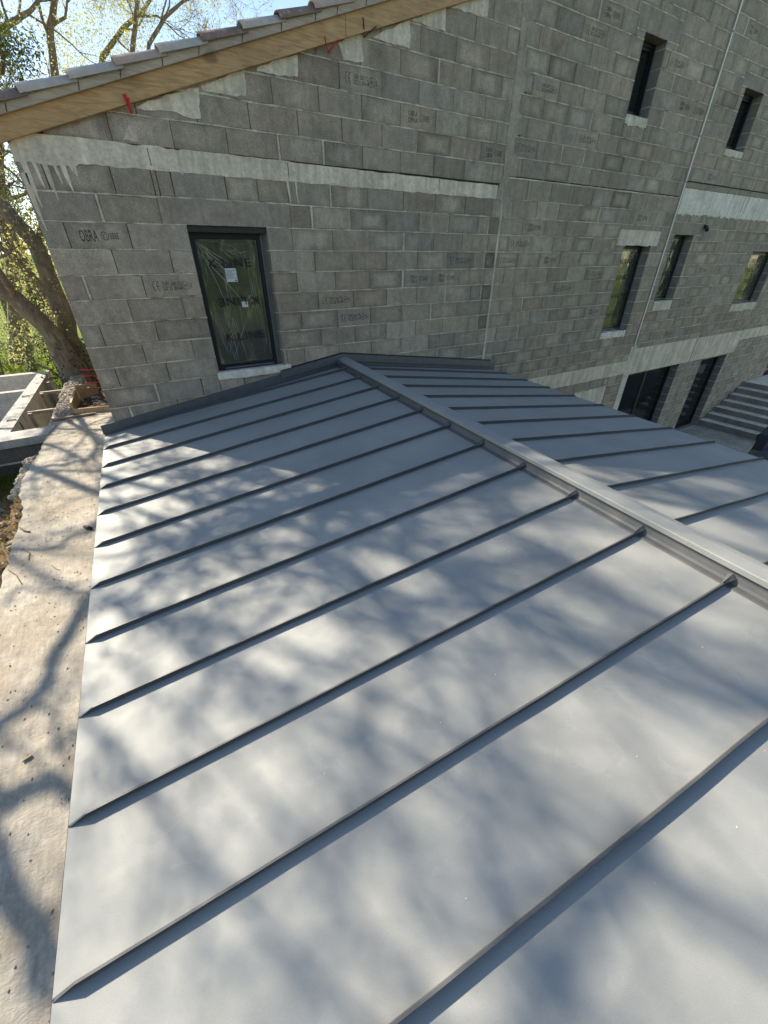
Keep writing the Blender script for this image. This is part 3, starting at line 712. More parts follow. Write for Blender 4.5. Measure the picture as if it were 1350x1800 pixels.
# ------------------------------------------------------------------ windows
def window(par, nm, kind='film'):
    a, b, c, d = OPEN[nm]; wd, ht = b-a, d-c
    if nm == 'K': yf = 0.075; b2 = b-0.055; c2 = c+0.012
    else: yf = 0.155; b2 = b; c2 = c+0.01
    a2 = a-0.002 if nm == 'K' else a; d2 = d-0.002
    w = 0.045 if nm != 'K' else 0.05
    mb = MB()
    # outer frame, butted bars
    mb.box(a2, a2+w, yf, yf+0.07, c2, d2); mb.box(b2-w, b2, yf, yf+0.07, c2, d2); mb.box(a2+w, b2-w, yf, yf+0.07, d2-w, d2); mb.box(a2+w, b2-w, yf, yf+0.07, c2, c2+w)
    fr = mb.build('window', M['frame'], par)
    s0, s1, t0, t1 = a2+w, b2-w, c2+w, d2-w; v = 0.035; ys = yf+0.014
    mb = MB(); mb.box(s0, s0+v, ys, ys+.05, t0, t1); mb.box(s1-v, s1, ys, ys+.05, t0, t1); mb.box(s0+v, s1-v, ys, ys+.05, t1-v, t1); mb.box(s0+v, s1-v, ys, ys+.05, t0, t0+v)
    mb.build('sash', M['frame'], fr)
    mb = MB()                                    # thin bright profile on the return and along the bottom
    mb.box(b2-0.014, b2-0.002, yf-0.012, yf-.001, c2+.01, d2-0.01); mb.box(a2+0.10 if nm == 'K' else a2+.01, b2-0.06, yf-0.02, yf-.001, c2+0.012, c2+0.026)
    mb.build('frame_profile', M['framelight'], fr)
    mb = MB(); mb.box(s0+v, s1-v, ys+0.024, ys+0.036, t0+v, t1-v); mb.build('pane', M['glass'], fr)
    if nm == 'K':
        mb = MB(); mb.box(b2+.001, b-0.001, yf+0.02, yf+.06, c2, d2); mb.build('packer', M['blockplain'], fr)
    if kind == 'film':
        gx0, gx1, gz0, gz1 = s0+v*.3, s1-v*.3, t0+v*.3, t1-v*.2; nx, nz = 34, 60; mb = MB()
        for j in range(nz+1):
            for i in range(nx+1):
                u, t = i/nx, j/nz; x = gx0+(gx1-gx0)*u; z = gz0+(gz1-gz0)*t
                # gathers that fan out of the top-left and bottom-left corners
                f1 = math.sin((math.atan2(1.05-t, u+0.12))*13 + 2*noise.noise(Vector((u*3, t*3, a)))); f2 = math.sin(math.atan2(t+0.05, u-0.35)*9)
                y = ys - 0.006 - 0.004*f1*max(0, 1-t*0.3) - 0.003*f2*(1-t) - 0.006*noise.noise(Vector((x*9, z*5, 4)))
                mb.v.append((x, min(y, ys-0.0005), z))
        for j in range(nz):
            for i in range(nx): mb.face((j*(nx+1)+i, j*(nx+1)+i+1, (j+1)*(nx+1)+i+1, (j+1)*(nx+1)+i))
        mb.build('protective_film', M['film'], fr, True)
        def crease(u0, t0_, u1, t1_, w):
            cr_ = MB()
            P0 = Vector((gx0+(gx1-gx0)*u0, 0, gz0+(gz1-gz0)*t0_)); P1 = Vector((gx0+(gx1-gx0)*u1, 0, gz0+(gz1-gz0)*t1_)); n_ = (P1-P0).normalized().cross(Vector((0, 1, 0))); k_ = 9; prev_ = None
            for q_ in range(k_+1):
                t_ = q_/k_; c_ = P0.lerp(P1, t_)+n_*.006*noise.noise(Vector((t_*3, u0*9, t1_*7))); hw = w*math.sin(math.pi*min(.96, t_+.04))**.6*.5*(.6+.7*random.random()); a_, b_ = c_-n_*hw, c_+n_*hw; a_.y = b_.y = ys-.0225
                if prev_: cr_.quad(prev_[0], a_, b_, prev_[1])
                prev_ = (a_, b_)
            cr_.build('film_crease', M['crease'], fr)
        for _ in range(9 if nm == 'K' else 2): crease(random.uniform(0, .12), random.uniform(.9, .98), random.uniform(.15, .6), random.uniform(.45, .85), random.uniform(.002, .009))
        for _ in range(5 if nm == 'K' else 2): crease(random.uniform(.08, .6), random.uniform(.0, .10), random.uniform(.02, .85), random.uniform(.25, .6), random.uniform(.002, .007))
        for _ in range(8 if nm == 'K' else 2): x_ = random.uniform(.3, .95); crease(x_, random.uniform(.55, .97), x_+random.uniform(-.08, .08), random.uniform(.2, .5), random.uniform(.0015, .005))
        for _ in range(5 if nm == 'K' else 1): x_ = random.uniform(.05, .6); crease(x_, .9+random.uniform(-.06, .06), x_+random.uniform(.1, .3), .9+random.uniform(-.08, .06), random.uniform(.003, .008))
        yt = ys-0.026; cx = (gx0+gx1)/2; W_ = (gx1-gx0)
        rows = ((0.83, 0, 0.0), (0.53, math.pi, 0.06), (0.24, 0, 0.08)) if nm == 'K' else ((0.86, 0, .1), (0.66, 0, 0.0), (0.42, math.pi, 0.1), (0.18, 0, -0.05))
        for t, rt, ox in rows:
            z = gz0+(gz1-gz0)*t; x = cx+ox*W_*0.5; tw = min(0.46, W_*0.8)
            sgn = 1 if rt == 0 else -1; r0 = x-sgn*tw*0.26
            text_mesh('film_lettering', 'K', M['filmink'], fr, x-sgn*tw*0.40, z-sgn*.005, yt, tw*.18, 0.08, rt+0.02, 0.004)
            text_mesh('film_lettering', 'LINE', M['filmink'], fr, x+sgn*tw*0.15, z, yt, tw*.66, 0.08, rt+0.02, 0.004)
            m2 = MB(); m2.poly([(r0+0.011*math.cos(k*math.pi/4), yt-.001, z+0.011*math.sin(k*math.pi/4)) for k in range(8)]); m2.build('film_dot', M['redink'], fr)
        if nm == 'K':
            m2 = MB(); m2.box(cx-0.075, cx+0.045, yt+.002, yt+.003, -0.93, -0.80); m2.build('paper_sticker', M['paper'], fr)
            m2 = MB()
            for k in range(7): m2.box(cx-0.068, cx+(0.0 if k % 3 else 0.035), yt+.0005, yt+.0018, -0.822-0.012*k, -0.819-0.012*k)
            m2.box(cx+.015, cx+.035, yt+.0005, yt+.0018, -0.922, -0.91); m2.build('sticker_print', M['filmink'], fr)
            m2 = MB(); m2.box(cx+0.045, cx+0.115, yt+.002, yt+.003, -1.19, -1.13); m2.build('paper_sticker', M['paper'], fr)
    return fr
window(house, 'K')
for nm in ('W1', 'W2'): window(tall, nm, 'plain')
for nm in ('W3', 'W4', 'W5'): window(tall, nm)
def door(nm, leaves):
    a, b, c, d = OPEN[nm]; y = 0.17; mb = MB(); w = 0.06
    mb.box(a, a+w, y, y+.06, c, d); mb.box(b-w, b, y, y+.06, c, d); mb.box(a+w, b-w, y, y+.06, d-w, d); mb.box(a+w, b-w, y, y+.06, c, c+w)
    dr = mb.build('glazed_door', M['frame'], tall)
    for k in range(leaves):
        x0, x1 = a+w+(b-a-2*w)*k/leaves, a+w+(b-a-2*w)*(k+1)/leaves
        mb = MB(); mb.box(x0, x0+.05, y+.01, y+.05, c+w, d-w); mb.box(x1-.05, x1, y+.01, y+.05, c+w, d-w); mb.box(x0+.05, x1-.05, y+.01, y+.05, d-w-.05, d-w); mb.box(x0+.05, x1-.05, y+.01, y+.05, c+w, c+w+.06)
        mb.build('door_leaf', M['frame'], dr)
        mb = MB(); mb.box(x0+.05, x1-.05, y+.025, y+.035, c+w+.06, d-w-.05); mb.build('pane', M['glass'], dr)
door('D1', 2); door('D2', 1); door('D3', 2)

# pale joint strip down the tall house, with its cast foot, and the stub of black conduit
mb = MB(); zs = [5.6, 2.33, 2.32, 1.1, 1.09, 0.47, 0.46, -1.2, -1.21, -2.35]
for i in range(0, len(zs), 2): mb.box(10.005, 10.032, -0.018, -0.004, zs[i+1], zs[i]-0.012)
mb.build('joint_strip', M['strip'], tall)
mb = MB(); mb.box(9.975, 10.065, -0.012, 0.02, -2.36, 5.55); mb.build('joint_mortar', M['lintel'], tall)
casting('cast_pier', (9.93, 10.14, -5.12, -2.36), M['sill'], tall, 0.012, 0.01, 0, 31)
mb = MB(); p = Vector((11.24, 0.0, -0.19)); mb.tube([p+Vector((0, .02, .03)), p+Vector((0, -.05, 0.0)), p+Vector((.01, -.09, -.06))], 0.035, 12); mb.build('conduit_stub', M['blackplastic'], tall, True)

# ------------------------------------------------------------------ gable roof verge
def verge():
    ang = math.atan(0.345); ux, uz = math.cos(ang), math.sin(ang)
    FB = lambda x: 0.087+0.340*x; FT = lambda x: 0.225+0.345*x
    for (xa, xb) in ((-0.38, 3.085), (3.09, 6.2)):
        mb = MB(); y0, y1 = -0.05, -0.004
        if xb > 5.4: xb = 5.47
        mb.hexa([(xa, y0, FB(xa)), (xb, y0, FB(xb)), (xb, y1, FB(xb)), (xa, y1, FB(xa)), (xa, y0, FT(xa)), (xb, y0, FT(xb)), (xb, y1, FT(xb)), (xa, y1, FT(xa))])
        mb.build('fascia_board', M['wood'], house)
    mb = MB(); n = 40; xa, xb = -0.38, 5.47
    for i in range(n):
        p, q = xa+(xb-xa)*i/n, xa+(xb-xa)*(i+1)/n
        mb.hexa([(p, -0.085, FT(p)+.002), (q, -0.085, FT(q)+.002), (q, 0.15, FT(q)+.002), (p, 0.15, FT(p)+.002), (p, -0.085, FT(p)+.058), (q, -0.085, FT(q)+.058), (q, 0.15, FT(q)+.058), (p, 0.15, FT(p)+.058)])
    mb.build('verge_batten', M['batten'], house)
    g = MB()
    for x in (-.25, .08, .62, .95, 1.3, 1.62, 2.02, 2.4, 2.75, 2.98, 3.3, 3.7, 4.2, 4.6): g.bar((x, -0.0862, FT(x)+.004), (x+.012, -0.0862, FT(x)+.056), 0.004, 0.006, Vector((1, 0, 0)))
    g.build('verge_joint', M['soil'], house)
    mb = MB(); n = 150; b0 = 0                   # rough bedding mortar under the tiles
    for i in range(n+1):
        x = -0.38+5.83*i/n; zt = FT(x)+.058; hgt = 0.045+0.022*noise.noise(Vector((x*6, 0, 0)))+0.012*noise.noise(Vector((x*22, 0, 0))); yy = -0.075+0.012*noise.noise(Vector((x*14, 5, 0)))
        mb.v += [(x, yy-.006, zt), (x, yy, zt+hgt*.6), (x, yy+.025, zt+hgt), (x, 0.2, zt+hgt)]
    for i in range(n):
        for k in range(3): mb.face((i*4+k, i*4+4+k, i*4+5+k, i*4+1+k))
    mb.build('bedding_mortar', M['verge'], house)
    # half-round cover tiles, each lapped over the one below, three runs deep
    xs = [-0.42, -0.16, 0.21, 0.58, 0.94, 1.30, 1.67, 2.04, 2.40, 2.75, 3.12, 3.49, 3.85, 4.21, 4.58, 4.94]
    for ri, y in enumerate((-0.02, 0.20, 0.42)):
        for i, x in enumerate(xs):
            if ri and x < 0: continue
            mb = MB(); L = 0.44; n = 10; col = None; r0, r1 = 0.100, 0.082; th = 0.014
            zt = FT(x)+.088+random.uniform(-.004, .004); tw = random.uniform(-.008, .008)
            for s_ in range(2):
                for (t, r, lift) in ((0, r0, 0.018), (1, r1, -0.004)):
                    px_, pz_ = x+L*t*ux, zt+L*t*uz+lift
                    for k in range(n+1):
                        an = math.pi*k/n; rr = r-(th if s_ else 0)
                        mb.v.append((px_-0.6*rr*math.sin(an)*uz, y+rr*math.cos(an)+tw*t, pz_-0.035+0.78*rr*math.sin(an)*ux*1.0))
            o_ = n+1
            for k in range(n):
                mb.face((k, k+1, o_+k+1, o_+k)); mb.face((2*o_+k, 3*o_+k, 3*o_+k+1, 2*o_+k+1)); mb.face((k, 2*o_+k, 2*o_+k+1, k+1)); mb.face((o_+k, o_+k+1, 3*o_+k+1, 3*o_+k))
            mb.build('roof_tile', M['tiles'][(0, 2, 1, 1, 0, 1, 2, 1, 2, 0, 1, 0, 2, 1, 0, 1)[(i+5*ri) % 16]], house, True)
    mb = MB(); xa, xb = -0.06, 5.47; mb.hexa([(xa, 0.3, FT(xa)+.004), (xb, 0.3, FT(xb)+.004), (xb, 7.9, FT(xb)+.004), (xa, 7.9, FT(xa)+.004), (xa, 0.3, FT(xa)+.085), (xb, 0.3, FT(xb)+.085), (xb, 7.9, FT(xb)+.085), (xa, 7.9, FT(xa)+.085)])
    mb.build('roof_deck', M['tiles'][0], house)
    # rebar ends and red ties sticking out under the fascia
    mb = MB(); a, b = WP(218, 165, -.06), WP(232, 200, -.03); mb.bar(a, b, .022, .022, Vector((0, 1, 0))); a2, b2 = WP(225, 172, -.065), WP(229, 196, -.05); mb.bar(a2, b2, .014, .014, Vector((0, 1, 0))); mb.build('red_tie', M['red'], house)
    mb = MB(); j = WP(578, 92, -.01); mb.tube([WP(571, 64, -.10), WP(573, 80, -.06), j, WP(586, 80, -.06), WP(594, 70, -.09)], 0.006, 6); mb.build('red_tie', M['red'], house)
    mb = MB(); j = WP(640, 66, -.01); mb.tube([WP(638, 31, -.10), WP(640, 50, -.05), j, WP(650, 56, -.05), WP(662, 46, -.09)], 0.007, 6); mb.build('wall_tie', M['rust'], house)
verge()

# ------------------------------------------------------------------ metal-roofed annex
annex = empty('metal_roof_annex', (2.7, -3, -5.2), 'annex with grey standing seam metal roof and dappled tree shade, filling the foreground', 'building')
U = Vector((0.99941608, -0.03416862, 0)); DD = Vector((-0.03415706, -0.99907786, -0.0260139)); RG = Vector((2.862531, 0.0, -1.959126)); SL = 0.14
LW_, RW_ = 2.995, 2.93
def A(u, s, h=0.0):                        # annex coordinates: u across from the ridge, s along it from the wall, h above the sheet
    return RG + U*u + DD*s + Vector((0, 0, -SL*abs(u) + h))
S_END = 8.3
def roof():
    for side in (-1, 1):
        wdt = LW_ if side < 0 else RW_
        mb = MB(); nu, ns = 30, 96; y0 = 0.0
        for j in range(ns+1):
            s_ = S_END*j/ns; 
            for i in range(nu+1):
                u = wdt*i/nu; h = 0.0012*noise.noise(Vector((u*2.0, s_*5, side)))
                p = A(side*u, s_, h); 
                if j == 0: p = p - DD*(p.y/DD.y) - DD*0.003 if abs(p.y) > 0 else p
                mb.v.append(tuple(p))
        for j in range(ns):
            for i in range(nu):
                q = (j*(nu+1)+i, j*(nu+1)+i+1, (j+1)*(nu+1)+i+1, (j+1)*(nu+1)+i); mb.face(q if side < 0 else q[::-1])
        # folded eave with drip
        mb.build('roof_sheet', M['metal'], annex, True)
        mb = MB(); n = 60
        for j in range(n):
            s0, s1 = S_END*j/n, S_END*(j+1)/n; e = wdt+0.004
            prof = [(e-0.004, 0.001), (e, -0.012), (e+0.001, -0.075), (e-0.012, -0.085), (e-0.012, -0.08)]
            for k in range(4):
                P = [A(side*prof[k][0], s0, prof[k][1]), A(side*prof[k+1][0], s0, prof[k+1][1]), A(side*prof[k+1][0], s1, prof[k+1][1]), A(side*prof[k][0], s1, prof[k][1])]
                mb.quad(*(P if side < 0 else P[::-1]))
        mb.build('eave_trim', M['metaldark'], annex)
        # standing seams
        k = 0
        while True:
            sr = (0.262 if side < 0 else 0.268)+0.461*k; se = (0.094 if side < 0 else 0.30-0.02)+0.461*k
            if side > 0: se = sr-0.10 if False else sr+(-0.001)
            if sr > S_END-0.2: break
            if se > 0.03:
                mb = MB(); n = 44; H = 0.031; T = 0.0045; u0, u1 = 0.125, wdt-0.002; b0 = 0; wob = random.random()*50
                for i in range(n+1):
                    t = i/n; u = u0+(u1-u0)*t; s_ = sr+(se-sr)*(u/wdt) + 0.0025*noise.noise(Vector((u*2.1, wob, 0))) + 0.0012*noise.noise(Vector((u*7, wob, 3)))
                    hh = H*(1+0.05*noise.noise(Vector((u*3, wob, 9)))); dist_e = u1-u
                    if dist_e < 0.055: hh *= max(0.02, dist_e/0.055)
                    lean = 0.0035
                    mb.v += [tuple(A(side*u, s_+0.006, 0.0)), tuple(A(side*u, s_+T*.5, 0.004)), tuple(A(side*u, s_+T*.5+lean, hh*.86)), tuple(A(side*u, s_+T+lean, hh)), tuple(A(side*u, s_+.001, hh)), tuple(A(side*u, s_-T*.5, hh*.8)), tuple(A(side*u, s_-0.004, 0.0))]
                for i in range(n):
                    for q in range(6):
                        P = (i*7+q, i*7+7+q, i*7+8+q, i*7+1+q); mb.face(P if side > 0 else P[::-1])
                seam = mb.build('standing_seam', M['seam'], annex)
                # flared fold where the seam meets the ridge upstand
                mb = MB(); sA = sr+(se-sr)*(0.125/wdt)
                pts = [(0.16, 0.0035, 0.029), (0.13, 0.005, 0.032), (0.10, 0.013, 0.040), (0.068, 0.024, 0.050), (0.056, 0.026, 0.052)]
                for (u, hw, hh) in pts: mb.v += [tuple(A(side*u, sA+hw*.55, 0.001)), tuple(A(side*u, sA+hw, hh*.72)), tuple(A(side*u, sA+hw*.1, hh)), tuple(A(side*u, sA-hw*.55, hh*.9)), tuple(A(side*u, sA-hw*.25, 0.001))]
                for i in range(len(pts)-1):
                    for q in range(4):
                        P = (i*5+q, i*5+1+q, i*5+6+q, i*5+5+q); mb.face(P if side < 0 else P[::-1])
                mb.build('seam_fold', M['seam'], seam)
            k += 1
        # ridge curb: base flange, crease, upstand
        prof = [(0.100, 0.0015), (0.094, 0.005), (0.070, 0.009), (0.062, 0.020), (0.055, 0.045), (0.053, 0.094)]
        mb = MB(); n = 60
        for j in range(n):
            s0, s1 = 0.01+S_END*j/n, 0.01+S_END*(j+1)/n
            for k in range(len(prof)-1):
                P = [A(side*prof[k][0], s0, prof[k][1]), A(side*prof[k+1][0], s0, prof[k+1][1]), A(side*prof[k+1][0], s1, prof[k+1][1]), A(side*prof[k][0], s1, prof[k][1])]
                mb.quad(*(P[::-1] if side < 0 else P))
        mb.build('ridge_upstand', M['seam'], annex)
    # ridge cap in lapped lengths
    cuts = [0.03, 3.95, 7.9, S_END]
    def RC(u, s_, h): return RG + U*u + DD*s_ + Vector((0, 0, h))
    for i in range(3):
        s0, s1 = cuts[i], cuts[i+1]+0.02; dz = 0.0015*i; w = 0.068+0.001*i
        prof = [(-w+.010, 0.068), (-w, 0.066), (-w-.001, 0.092+dz), (-w+.004, 0.096+dz), (0.02, 0.103+dz), (w-.004, 0.096+dz), (w+.001, 0.092+dz), (w+.008, 0.070+dz), (w+.004, 0.068)]
        mb = MB(); n = 30
        for j in range(n):
            a, b = s0+(s1-s0)*j/n, s0+(s1-s0)*(j+1)/n
            for k in range(len(prof)-1): mb.quad(RC(prof[k][0], a, prof[k][1]), RC(prof[k][0], b, prof[k][1]), RC(prof[k+1][0], b, prof[k+1][1]), RC(prof[k+1][0], a, prof[k+1][1]))
        mb.build('ridge_cap', M['metal'], annex)
    mb = MB(); mb.hexa([RC(-.10, .05, .03), RC(-.065, .05, .02), RC(-.065, .09, .02), RC(-.10, .09, .03), RC(-.105, .05, .085), RC(-.07, .05, .095), RC(-.07, .09, .095), RC(-.105, .09, .085)]); mb.build('ridge_end_clip', M['paper'] if False else M['framelight'], annex)
    # wall flashing: upstand under, then a hemmed cover strip
    def wallp(u, h, y): 
        p = A(u, 0, h); return Vector((p.x, y, p.z))
    for side, e in ((-1, LW_+0.01), (1, RW_)):
        mb = MB(); n = 24
        for i in range(n):
            u0, u1 = side*e*i/n, side*e*(i+1)/n
            prof = [(0.0015, -0.055), (0.004, -0.05), (0.012, -0.016), (0.105, -0.010), (0.107, -0.004)]
            for k in range(4):
                P = [wallp(u0, *prof[k]), wallp(u1, *prof[k]), wallp(u1, *prof[k+1]), wallp(u0, *prof[k+1])]; mb.quad(*(P if side > 0 else P[::-1]))
        mb.build('wall_flashing', M['metaldark'], annex)
        e2 = 0.895 if side < 0 else 2.815
        mb = MB()
        prof = [(0.052, -0.036), (0.056, -0.040), (0.145, -0.034), (0.150, -0.018), (0.158, -0.018), (0.162, -0.012), (0.164, -0.002)]
        for k in range(len(prof)-1):
            P = [wallp(0, *prof[k]), wallp(side*e2, *prof[k]), wallp(side*e2, *prof[k+1]), wallp(0, *prof[k+1])]; mb.quad(*(P if side > 0 else P[::-1]), 0 if k < 3 else 1)
        mb.poly([wallp(side*e2, *p) for p in prof] + [wallp(side*e2, 0.052, -0.002)], 0)
        mb.build('cover_strip', [M['metaldark'], M['frame']], annex)
        mb = MB()
        for u in ([0.45] if side < 0 else [0.5, 1.15, 1.7, 2.2, 2.65]):
            p = wallp(side*u, 0.152, -0.022); mb.box(p.x-.006, p.x+.006, p.y-.004, p.y+.006, p.z-.008, p.z+.004)
        mb.build('fixing_screw', M['framelight'], annex)
    # walls beneath
    mb = MB()
    for u in (-LW_+0.13, RW_-0.12):
        P, Q = A(u, 0.0, -0.03), A(u, S_END-0.1, -0.03); sg = 1 if u > 0 else -1
        a, b = Vector(P), Vector(Q); t = U*0.2*(-sg); mb.hexa([(a.x, -.01, Z_LO), (b.x, b.y, Z_LO), (b.x+t.x, b.y, Z_LO), (a.x+t.x, -.01, Z_LO), (a.x, -.01, a.z), (b.x, b.y, b.z), (b.x+t.x, b.y, b.z), (a.x+t.x, -.01, a.z)])
    mb.build('annex_wall', M['blockplain'], annex)
    # small scuffs of dried cement on the coating
    mb = MB()
    def splat(u, s_, r):
        c = A(u, s_, 0.0012); n = 7; pts = []
        for k in range(n):
            an = 2*math.pi*k/n; rr = r*random.uniform(.5, 1.2); pts.append(A(u+rr*math.cos(an), s_+rr*.6*math.sin(an), 0.0012))
        mb.poly(pts)
    for _ in range(70): splat(random.uniform(-2.9, -0.15), random.uniform(.3, 6.5), random.uniform(.0012, .004))
    for _ in range(40): splat(random.uniform(0.2, 2.8), random.uniform(.3, 6), random.uniform(.0015, .0045))
    mb.build('cement_specks', M['bandwhite'], annex)
roof()

# ------------------------------------------------------------------ slab and left-hand works
ZS = -2.65
def outline_slab(name, pts, z, th, mat, parent=None, amp=0.0, step=0.12, disp=0.0):
    P = jitter_poly(pts, amp, step, 3.3) if amp else pts
    mb = MB(); n = len(P); mb.v += [(x, y, z) for x, y in P] + [(x, y, z-th) for x, y in P]
    mb.face(tuple(range(n))); 
    for i in range(n): mb.face((i, n+i, n+(i+1) % n, (i+1) % n))
    return mb.build(name, mat, parent)
slab = outline_slab('concrete_slab', [(-0.02, 2.0), (-0.62, 2.03), (-0.90, 2.0), (-0.88, 1.2), (-0.89, 0.7), (-0.93, 0.25), (-0.96, -0.15), (-0.94, -0.55), (-0.86, -0.95), (-0.86, -1.55), (-0.84, -2.2), (-0.86, -9), (0.10, -9), (-0.02, -0.02)], ZS, 0.5, M['slab'], None, 0.03, 0.07)
tag(slab, 'pale weathered concrete slab running along the left eave, crossed by branch shadows', 'concrete slab')
# broken lip of rubble on the slab edge
def rubble(name, n, area, z, size, mats, label, cat, seed=1, kind=None, parent=None):
    random.seed(seed); mb = MB()
    for _ in range(n):
        x = random.uniform(area[0], area[1]); y = random.uniform(area[2], area[3]); r = random.uniform(*size)
        c = Vector((x, y, z+r*0.25)); bm_ = []
        for k in range(6):
            a = k*math.pi/3+random.uniform(-.3, .3); bm_.append(c+Vector((r*math.cos(a)*random.uniform(.7, 1.1), r*math.sin(a)*random.uniform(.7, 1.1), random.uniform(-.2, .1)*r)))
        top = [c+(p-c)*0.55+Vector((0, 0, r*random.uniform(.35, .6))) for p in bm_]; bot = [p-Vector((0, 0, r*.5)) for p in bm_]
        b0 = len(mb.v); mb.v += [tuple(p) for p in bot+bm_+top]; mi = random.randrange(len(mats))
        for q in range(2):
            for k in range(6):
                j = (k+1) % 6; mb.face((b0+q*6+k, b0+q*6+j, b0+q*6+6+j, b0+q*6+6+k), mi)
        mb.face(tuple(b0+12+k for k in range(6)), mi)
    o = mb.build(name, mats, parent); return tag(o, label, cat, kind=kind) if label else o
rubble('broken_edge', 240, (-1.03, -0.88, -0.5, 0.6), ZS-0.035, (0.008, 0.034), [M['stone'], M['rubble'], M['slab']], None, None, 4, None, slab)
# low rubble-topped wall beyond the slab
wallr = outline_slab('rubble_wall', [(-0.64, 2.05), (-0.90, 2.05), (-0.885, 3.0), (-0.84, 4.0), (-0.78, 5.2), (-0.60, 5.15), (-0.60, 4.1), (-0.62, 3.0)], ZS-0.01, 1.0, M['rubble'], None, 0.02, 0.08)
tag(wallr, 'low wall with a crumbly rubble top leading from the slab towards the tree trunks', 'low wall')
rubble('capping_stones', 420, (-0.88, -0.64, 2.1, 4.4), ZS-0.02, (0.015, 0.05), [M['stone'], M['rubble'], M['rubble']], None, None, 5, None, wallr)
rubble('capping_stones', 160, (-0.80, -0.62, 4.3, 5.15), ZS-0.02, (0.02, 0.05), [M['stone'], M['rubble']], None, None, 6, None, wallr)

basin = empty('concrete_basin', (-2, 3, -3.7), 'unfinished concrete basin of straight grey walls with pale tops left of the rubble wall', 'basin')
def wbox(name, x0, x1, y0, y1, z0, z1, mat, parent): mb = MB(); mb.box(x0, x1, y0, y1, z0, z1); return mb.build(name, mat, parent)
mb = MB(); mb.hexa([(-1.52, 1.46, -3.75), (-1.32, 1.46, -3.75), (-1.24, 5.78, -3.75), (-1.42, 5.78, -3.75), (-1.52, 1.46, ZS), (-1.32, 1.46, ZS), (-1.24, 5.78, ZS), (-1.42, 5.78, ZS)]); mb.build('basin_wall', M['basin'], basin)
wbox('basin_wall', -6.5, -1.425, 5.62, 5.80, -3.75, ZS-.005, M['basin'], basin)
wbox('basin_wall', -6.5, -1.46, 4.12, 4.26, -3.75, ZS-.01, M['basin'], basin)
mb = MB(); mb.hexa([(-6.5, 1.10, -3.75), (-0.905, 1.30, -3.75), (-0.905, 1.455, -3.75), (-6.5, 1.27, -3.75), (-6.5, 1.10, ZS-.09), (-0.905, 1.30, ZS-.09), (-0.905, 1.455, ZS-.09), (-6.5, 1.27, ZS-.09)]); fw_ = mb.build('front_wall', M['basinblock'], basin)
mb = MB()
for k in range(1, 6):
    z = ZS-.09-0.2*k; mb.box(-2.6, -0.91, 1.22, 1.262, z-.006, z+.006)
mb.build('bed_joints', M['mortar'], fw_)
mb = MB(); mb.hexa([(-6.5, 1.06, ZS-.088), (-0.87, 1.25, ZS-.088), (-0.80, 1.62, ZS-.088), (-6.5, 1.30, ZS-.088), (-6.5, 1.06, ZS+.012), (-0.87, 1.25, ZS+.012), (-0.80, 1.62, ZS+.012), (-6.5, 1.30, ZS+.012)]); mb.build('wall_coping', M['basin'], basin)
wbox('return_wall', -1.75, -1.50, 0.35, 1.08, -3.75, ZS-.09, M['basinblock'], basin)
wbox('basin_floor', -6.5, -1.5, 1.3, 5.6, -3.4, -3.25, M['basin'], basin)
wbox('basin_ledge', -2.6, -1.53, 1.5, 2.3, -3.25, -2.95, M['basin'], basin)
for i, (x, y) in enumerate(((-1.262, 2.7), (-1.235, 3.95), (-1.215, 5.2))):
    b = MB(); b.bar((x-.0, y, ZS-.05), (-0.86, y-.05, ZS-.04), 0.05, 0.045); o = b.build('timber_strut', M['woodgrey'])
    tag(o, ('nearest of the three timber struts between basin and rubble wall, nailed to a leaning post', 'middle of the three timber struts between basin and rubble wall', 'farthest timber strut between basin and rubble wall, pale against the grass')[i], 'strut', 'timber struts across the trench')
for i, (x, y) in enumerate(((-1.215, 2.55), (-1.19, 3.8), (-1.18, 4.7))):
    b = MB(); b.bar((x, y, ZS-.02), (x+.04, y+.05, -3.7), 0.05, 0.04, Vector((0, 1, 0))); o = b.build('timber_post', M['woodgrey'])
    tag(o, ('brown timber post propped against the basin wall below the nearest strut', 'brown timber post on the basin wall below the middle strut', 'grey timber post at the far end of the basin wall')[i], 'post', 'timber posts on the basin wall')
for i, y in enumerate((2.2, 3.6)):
    b = MB(); b.tube([(-1.47, y, ZS-.06), (-1.42, y, ZS+.012), (-1.33, y, ZS+.012), (-1.30, y+.02, ZS-.06), (-1.29, y+.03, ZS-.3)], 0.008, 6); o = b.build('tie_wire', M['rust'])
    tag(o, ('bent tie bar hooked over the basin wall top nearer the slab', 'bent tie bar hooked over the basin wall top farther from the slab')[i], 'tie bar', 'tie bars hooked over the basin wall')
# formwork box
form = empty('formwork_box', (-0.4, 2.4, ZS), 'open box of orange formwork boards holding dark debris beside the house corner', 'formwork')
def board(a, b, h0, h1, t=0.025, par=form, nm='board', mat='woodform'):
    mb = MB(); a, b = Vector((*a, 0)), Vector((*b, 0)); n = (b-a).normalized().cross(Vector((0, 0, 1)))*t
    P = [a, b, b+n, a+n]; mb.hexa([(p.x, p.y, h0) for p in P]+[(p.x, p.y, h1) for p in P]); return mb.build(nm, M[mat], par)
board((-0.60, 2.09), (-0.03, 1.98), ZS, ZS+.075); board((-0.585, 2.95), (-0.60, 2.12), ZS, ZS+.16); board((-0.30, 3.15), (-0.585, 2.98), ZS, ZS+.20); board((-0.10, 2.15), (-0.28, 3.12), ZS, ZS+.05)
mb = MB(); mb.box(-0.57, -0.1, 2.16, 2.95, ZS-.2, ZS+.012); mb.build('debris_bed', M['soil'], form)
rubble('debris', 60, (-0.55, -0.25, 2.2, 2.9), ZS+.01, (0.012, 0.04), [M['soil'], M['stone']], None, None, 8, None, form)
